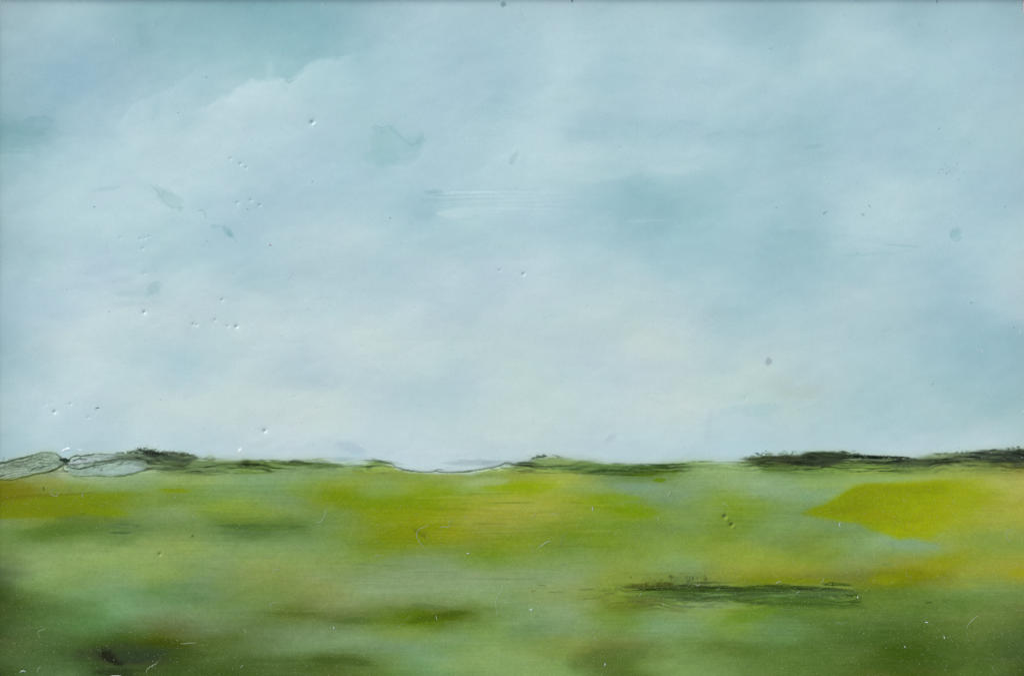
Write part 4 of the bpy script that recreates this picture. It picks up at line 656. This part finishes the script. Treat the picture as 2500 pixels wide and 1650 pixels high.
FIB = [
 ([(133,1192),(125,1200),(128,1208),(138,1210),(143,1206),(137,1201)],.8,0,"curled loop of pale lint over the top of the amber band at the left edge"),
 ([(207,1199),(201,1207),(200,1212),(205,1213)],.8,0,"small pale hooked lint just right of the curled loop on the amber band"),
 ([(180,1182),(172,1190),(166,1197)],.6,3,"short thin lint slanting above the amber band, below the pale hill"),
 ([(432,1209),(426,1216)],.7,0,"tiny slanting lint under the small yellow fleck left of centre"),
 ([(470,1254),(471,1260),(476,1268)],.8,0,"short bent pale lint in the green left of centre, above the dark streak"),
 ([(599,1285),(593,1292),(586,1300)],.6,3,"faint slanting lint lying in the dark streak left of centre"),
 ([(796,1236),(795,1250),(790,1264),(783,1273),(776,1276),(771,1270)],.9,0,"J shaped pale lint hair at the right end of the dark green streak"),
 ([(1045,1279),(1040,1285),(1030,1288),(1020,1295),(1017,1302),(1018,1312),(1025,1324),(1032,1335),(1040,1341)],.75,0,"long pale hair curving down the lower side of the olive yellow rise"),
 ([(1104,1267),(1098,1274),(1095,1286),(1082,1285),(1076,1287),(1074,1292)],.7,0,"angular zigzag lint in the middle of the olive yellow rise"),
 ([(1137,1258),(1136,1262),(1139,1266)],.8,0,"tiny bright crooked lint right of the zigzag one"),
 ([(705,1157),(713,1150),(718,1153)],.6,3,"faint bent lint in the pale green just under the skyline left of centre"),
 ([(637,1134),(636,1144)],.6,3,"tiny upright lint on the dark ridge left of centre"),
 ([(1412,1155),(1421,1162),(1416,1168)],.8,0,"pale chevron of lint at the left end of the dark hedgerow"),
 ([(1546,1200),(1537,1209)],.7,3,"short straight lint above the olive patch right of centre"),
 ([(1763,1233),(1767,1229),(1774,1233),(1779,1237)],.75,0,"arched pale lint just above the two bright craters"),
 ([(1598,1265),(1605,1263),(1608,1268),(1604,1273)],.8,0,"small pale ring of lint left of the two craters"),
 ([(1345,1320),(1335,1323),(1325,1330),(1315,1337)],1.2,0,"thick bright lint thread slanting below the olive yellow rise"),
 ([(1386,1303),(1378,1305),(1372,1315),(1370,1326),(1375,1336)],.7,3,"thin crook of lint right of the thick bright thread"),
 ([(1300,1330),(1298,1340),(1307,1348)],.7,3,"faint bent lint left of the thick bright thread"),
 ([(1546,1297),(1548,1305),(1555,1312)],.6,3,"faint slanting lint in the plain green below the craters' left"),
 ([(1640,1288),(1643,1293),(1655,1287)],.6,3,"faint tick shaped lint in the green below left of the craters"),
 ([(1352,1254),(1345,1252),(1358,1256),(1366,1254)],.7,0,"pale wavy lint at the right edge of the olive yellow rise"),
 ([(1309,1250),(1306,1256),(1298,1261)],.7,0,"small slanting lint on the right half of the olive yellow rise"),
 ([(2474,1290),(2460,1296),(2456,1306),(2460,1316),(2468,1325)],.8,0,"C shaped pale hair near the right edge beside the yellow patch"),
 ([(2328,1229),(2329,1221)],.7,0,"tiny upright lint at the right border of the yellow patch"),
 ([(2052,1274),(2049,1280),(2051,1285)],.9,4,"short white lint below the left part of the yellow patch"),
 ([(2074,1305),(2080,1314),(2090,1321)],.6,3,"faint curved lint below the lower rim of the yellow patch"),
 ([(2176,1318),(2178,1328),(2186,1334)],.6,3,"faint bent lint on the grey green smear below the yellow patch"),
 ([(2297,1325),(2290,1330)],.9,0,"short bright lint at the right end of the grey green smear"),
 ([(110,1533),(105,1537),(96,1539),(93,1544),(97,1555)],.8,0,"pale hooked hair in the dark green near the left edge, above the blot"),
 ([(100,1625),(94,1631),(91,1640)],.9,0,"pale curved lint near the bottom left corner"),
 ([(386,1613),(380,1620),(370,1625),(360,1633),(357,1643)],.9,0,"S shaped pale thread below the right end of the black blot"),
 ([(478,1568),(470,1569),(460,1569),(450,1571),(440,1570)],.9,0,"level wavy pale thread right of and above the black blot"),
 ([(593,1535),(600,1540),(597,1547)],.9,0,"small pale fork of lint low in the green left of centre"),
 ([(594,1622),(586,1630)],.9,0,"short slanting lint at the bottom left of the painting, right of the S shaped thread"),
 ([(594,1380),(592,1390),(593,1398)],.7,0,"small upright lint in the mid green left of centre"),
 ([(148,1638),(150,1649)],.7,3,"tiny upright lint cut by the bottom edge at the left"),
 ([(587,1484),(580,1490),(585,1497),(586,1506)],.6,3,"faint kinked lint above the dark bottom area left of centre"),
 ([(688,1392),(680,1389),(672,1389),(666,1396),(664,1400)],.8,0,"small pale arch of lint below the dark green streak left of centre"),
 ([(674,1471),(665,1471),(656,1480)],.8,0,"pale bent lint above the left end of the low olive streaks"),
 ([(1232,1423),(1228,1432),(1225,1442),(1215,1456),(1211,1465),(1211,1480),(1214,1500)],1.0,0,"longest upright pale hair in the middle of the lower meadow"),
 ([(1252,1446),(1243,1452),(1241,1460)],.7,0,"short pale curve right of the longest upright hair"),
 ([(1064,1502),(1066,1509),(1067,1513)],1.1,0,"short bright lint lying on the olive stroke below the middle"),
 ([(932,1357),(920,1356),(914,1358)],.9,0,"short level pale lint under the olive yellow rise"),
 ([(993,1521),(980,1524),(968,1530),(960,1536)],.6,3,"faint lint hair under the olive stroke"),
 ([(1226,1594),(1218,1603)],.7,0,"short slanting lint near the bottom middle"),
 ([(1567,1447),(1560,1455)],.9,0,"short slanting lint under the left end of the long hedge"),
 ([(1616,1470),(1620,1475),(1621,1481)],.8,0,"small pale lint below the left part of the long hedge"),
 ([(1450,1551),(1453,1558),(1454,1562)],.8,0,"tiny upright lint above the brownish patch at the bottom, right of centre"),
 ([(1710,1424),(1706,1429),(1700,1428),(1698,1425)],1.0,0,"bright little hook of lint on top of the long hedge"),
 ([(1352,1602),(1347,1610),(1348,1620)],.7,3,"faint curved lint at the bottom right of centre"),
 ([(1377,1612),(1372,1624)],.7,3,"faint straight lint beside the curved one at the bottom"),
 ([(1317,1495),(1319,1501),(1324,1505)],.8,0,"short bent lint in the pale green right of the longest hair"),
 ([(1390,1382),(1376,1376),(1368,1386)],.6,3,"faint lint in the pale green below the thick bright thread"),
 ([(2390,1503),(2385,1504),(2375,1512),(2365,1522),(2360,1533)],.8,0,"pale hair slanting down low in the green near the right edge"),
 ([(2012,1410),(2008,1418),(2004,1421)],1.0,0,"pale tapering lint just above the right end of the long hedge"),
 ([(1908,1418),(1900,1420),(1897,1424)],1.1,0,"bright bent lint resting above the middle of the long hedge"),
 ([(1953,1441),(1948,1446),(1942,1447)],1.0,0,"pale slanting lint just below the right half of the long hedge"),
 ([(2001,1449),(2003,1458)],.8,3,"tiny upright lint in the streaks under the long hedge's right half"),
 ([(1898,1485),(1910,1486),(1922,1486),(1934,1487)],.7,3,"faint crumbly line of lint under the streaks of the long hedge"),
 ([(2034,1515),(2046,1521),(2058,1522),(2066,1515)],.7,3,"faint curl of lint below the right end of the long hedge"),
 ([(2420,1622),(2426,1634),(2434,1646)],.9,3,"blurred broad hair near the bottom right corner"),
 ([(2362,1558),(2366,1565)],.7,3,"tiny lint left of the dark bottom right corner"),
 ([(1748,1384),(1742,1380),(1738,1378)],.6,3,"faint tiny lint in the yellow green above the long hedge"),
 ([(268,78),(272,90),(280,103),(282,113)],.8,4,"thin white hair in the upper left of the sky"),
 ([(712,663),(707,672),(701,683)],.8,4,"fine white hair in the middle of the sky, left of centre"),
 ([(811,125),(812,129),(810,132)],.8,4,"tiny white lint in the teal area at the top of the sky"),
 ([(2225,338),(2230,340),(2238,350)],.7,4,"tiny white hair high in the right part of the sky"),
 ([(1115,270),(1122,266),(1132,268)],.6,4,"faint arched white hair high in the middle of the sky"),
 ([(1836,618),(1842,614)],.8,4,"small white lint in the teal patch of the sky"),
 ([(2120,500),(2126,507)],.6,5,"tiny dark hair right of centre in the sky"),
 ([(232,998),(238,995),(243,995)],1.1,5,"short black hair low in the sky at the left"),
 ([(2500-9,802),(2491,810),(2492,815)],1.1,4,"white lint at the right edge of the sky"),
 ([(2396,852),(2399,858),(2400,862)],1.1,4,"small white comma of lint low in the blue at the right of the sky"),
]
MM = {0:M_LINT,3:M_LINTF,4:M_LINTS,5:M_LINT3}
for P,r,k,lb in FIB: fibre(P, r*.68, MM[k], label=lb, group=G, flat=.6)
FLK = [([(49,1640),(54,1637),(59,1637),(63,1639)],1.8,"white crescent flake near the bottom left corner"),
 ([(268,1649.5),(280,1648.5),(296,1649)],1.4,"white flake cut by the bottom edge under the black blot"),
 ([(815,1529),(815,1534)],1.6,"small white flake under the low olive streaks left of centre"),
 ([(1478,1618),(1476,1624)],1.7,"small white flake in the olive patch at the bottom right of centre"),
 ([(2258,1518),(2265,1519)],1.8,"white flake in the green below the amber fleck at the right"),
 ([(2208,1576),(2210,1580)],1.6,"white flake in the dark green near the bottom, right"),
 ([(2305,1553),(2306,1558)],1.9,"rounder white flake right of the two in the dark green"),
 ([(2094,1454),(2094,1460)],1.7,"white flake at the right end of the long hedge"),
 ([(1140,1351),(1145,1350)],1.8,"white flake under the olive yellow rise"),
 ([(1292,1485),(1297,1489),(1299,1483)],1.6,"folded white flake right of the longest upright hair"),
 ([(1446,1235),(1448,1247)],2.4,"pale upright smear-like flake at the right of the olive yellow rise"),
 ([(1631,1211),(1634,1205),(1638,1198)],2.0,"pale curved flake in the grey green right of centre"),
 ([(1574,1213),(1577,1215)],1.8,"small pale flake left of the curved one in the grey green"),
 ([(784,11),(789,15)],2.0,"white flake at the top edge of the sky"),
 ([(2115,170),(2117,173)],1.8,"white flake high in the right part of the sky, left one of two"),
 ([(2225,186),(2225,190)],1.9,"white flake high in the right part of the sky, right one of two"),
 ([(2012,429),(2014,435)],1.9,"white flake in the sky halfway down at the right"),
 ([(825,176),(826,179)],1.5,"small white flake below the teal area at the top of the sky"),
 ([(2496,1006),(2502,1003)],2.0,"white flake at the right edge just over the horizon"),
 ([(1,614),(5,608)],1.6,"white flake at the left edge halfway down the sky")]
for P,r,lb in FLK: fibre(P, r*.6, M_LINT if 'pale' in lb else M_LINT2, "wax_flake", lb, "flake", "white flakes on the wax", flat=.5)
def dust(name, N, box_, rr, mat, label):
    v=[];f=[]; r2=np.random.default_rng(len(name)+N)
    xs=r2.uniform(box_[0],box_[2],N); ys=r2.uniform(box_[1],box_[3],N)
    for i,(px,py) in enumerate(zip(xs,ys)):
        if fbm(np.array([px/150]),np.array([py/80]),601,3)[0]*1.9 < r2.uniform(0,1): continue
        r=rr*(.45+1.0*r2.random()**2.5); a=r2.uniform(0,3.14); e=r*(1+1.4*r2.random()**2); ca,sa=math.cos(a),math.sin(a); z=surf(px,py)-TOPZ; b0=len(v)
        for (u,w_) in ((1,0),(.4,.85),(-.5,.8),(-1,0),(-.4,-.85),(.5,-.8)):
            x_=px+(u*e*ca-w_*r*sa); y_=py+(u*e*sa+w_*r*ca); v.append((float(X(x_)),float(Y(y_)),z+.00001))
        v.append((float(X(px)),float(Y(py)),z+r*K*.8+.00001)); v.append((float(X(px)),float(Y(py)),z-.00001))
        for k in range(6): k2=(k+1)%6; f.append((b0+k2,b0+k,b0+6)); f.append((b0+k,b0+k2,b0+7))
    o=link(name, mesh(name,v,f,True), None, mat); o.location=(0,0,TOPZ); tag(o,label,"dust",kind="stuff"); return o
M_D1, t, b = mat_new("yellowish_dust", .7,.2); b.inputs["Base Color"].default_value=(.42,.48,.25,1)
M_D2, t, b = mat_new("whitish_dust", .7,.2); b.inputs["Base Color"].default_value=(.58,.70,.72,1)
dust("meadow_dust", 13000, (0,1135,2500,1653), .6, M_D1, "fine pale dust specks scattered over the green meadow")
dust("sky_dust", 3600, (0,0,2496,1130), .7, M_D2, "very fine whitish dust specks scattered over the blue sky")
dust("grey_dust", 500, (0,0,2496,1130), .6, noisy("grey_dust_mat",(.22,.28,.3),(.3,.36,.4),50), "sparse fine grey dust specks on the blue sky")

# ---------------------------------------------------------------- what carries the framed panel: a garden table on paving
M_TOP = noisy("weathered_oak", (.20,.15,.10), (.33,.26,.19), 14, .7, .25, .3, stretch=(1,12,1))
table = empty("table", (0,0,0)); tag(table, "weathered oak garden table under the framed painting", "table")
TZ = TOPZ-0.022-0.004
for i in range(6):
    link("top_plank", box(-.6,.6,-.36+i*.12,-.36+i*.12+.117,TZ-.03,TZ,.002), table, M_TOP)
for sx in (-1,1):
    for sy in (-1,1): link("leg", box(sx*.54-.035,sx*.54+.035,sy*.30-.035,sy*.30+.035,.004,TZ-.03,.003), table, M_TOP)
for sy in (-1,1): link("apron", box(-.505,.505,sy*.30-.012,sy*.30+.012,TZ-.11,TZ-.0305,.001), table, M_TOP)
gm = noisy("paving", (.16,.15,.14), (.26,.25,.23), 6, .85, .2, .3)
g = link("ground", mesh("ground", [(-60,-60,0),(60,-60,0),(60,60,0),(-60,60,0)], [(0,1,2,3)]), None, gm); tag(g,"plain pale stone paving below the table","paving",kind="structure")
S.cycles.max_bounces = 6
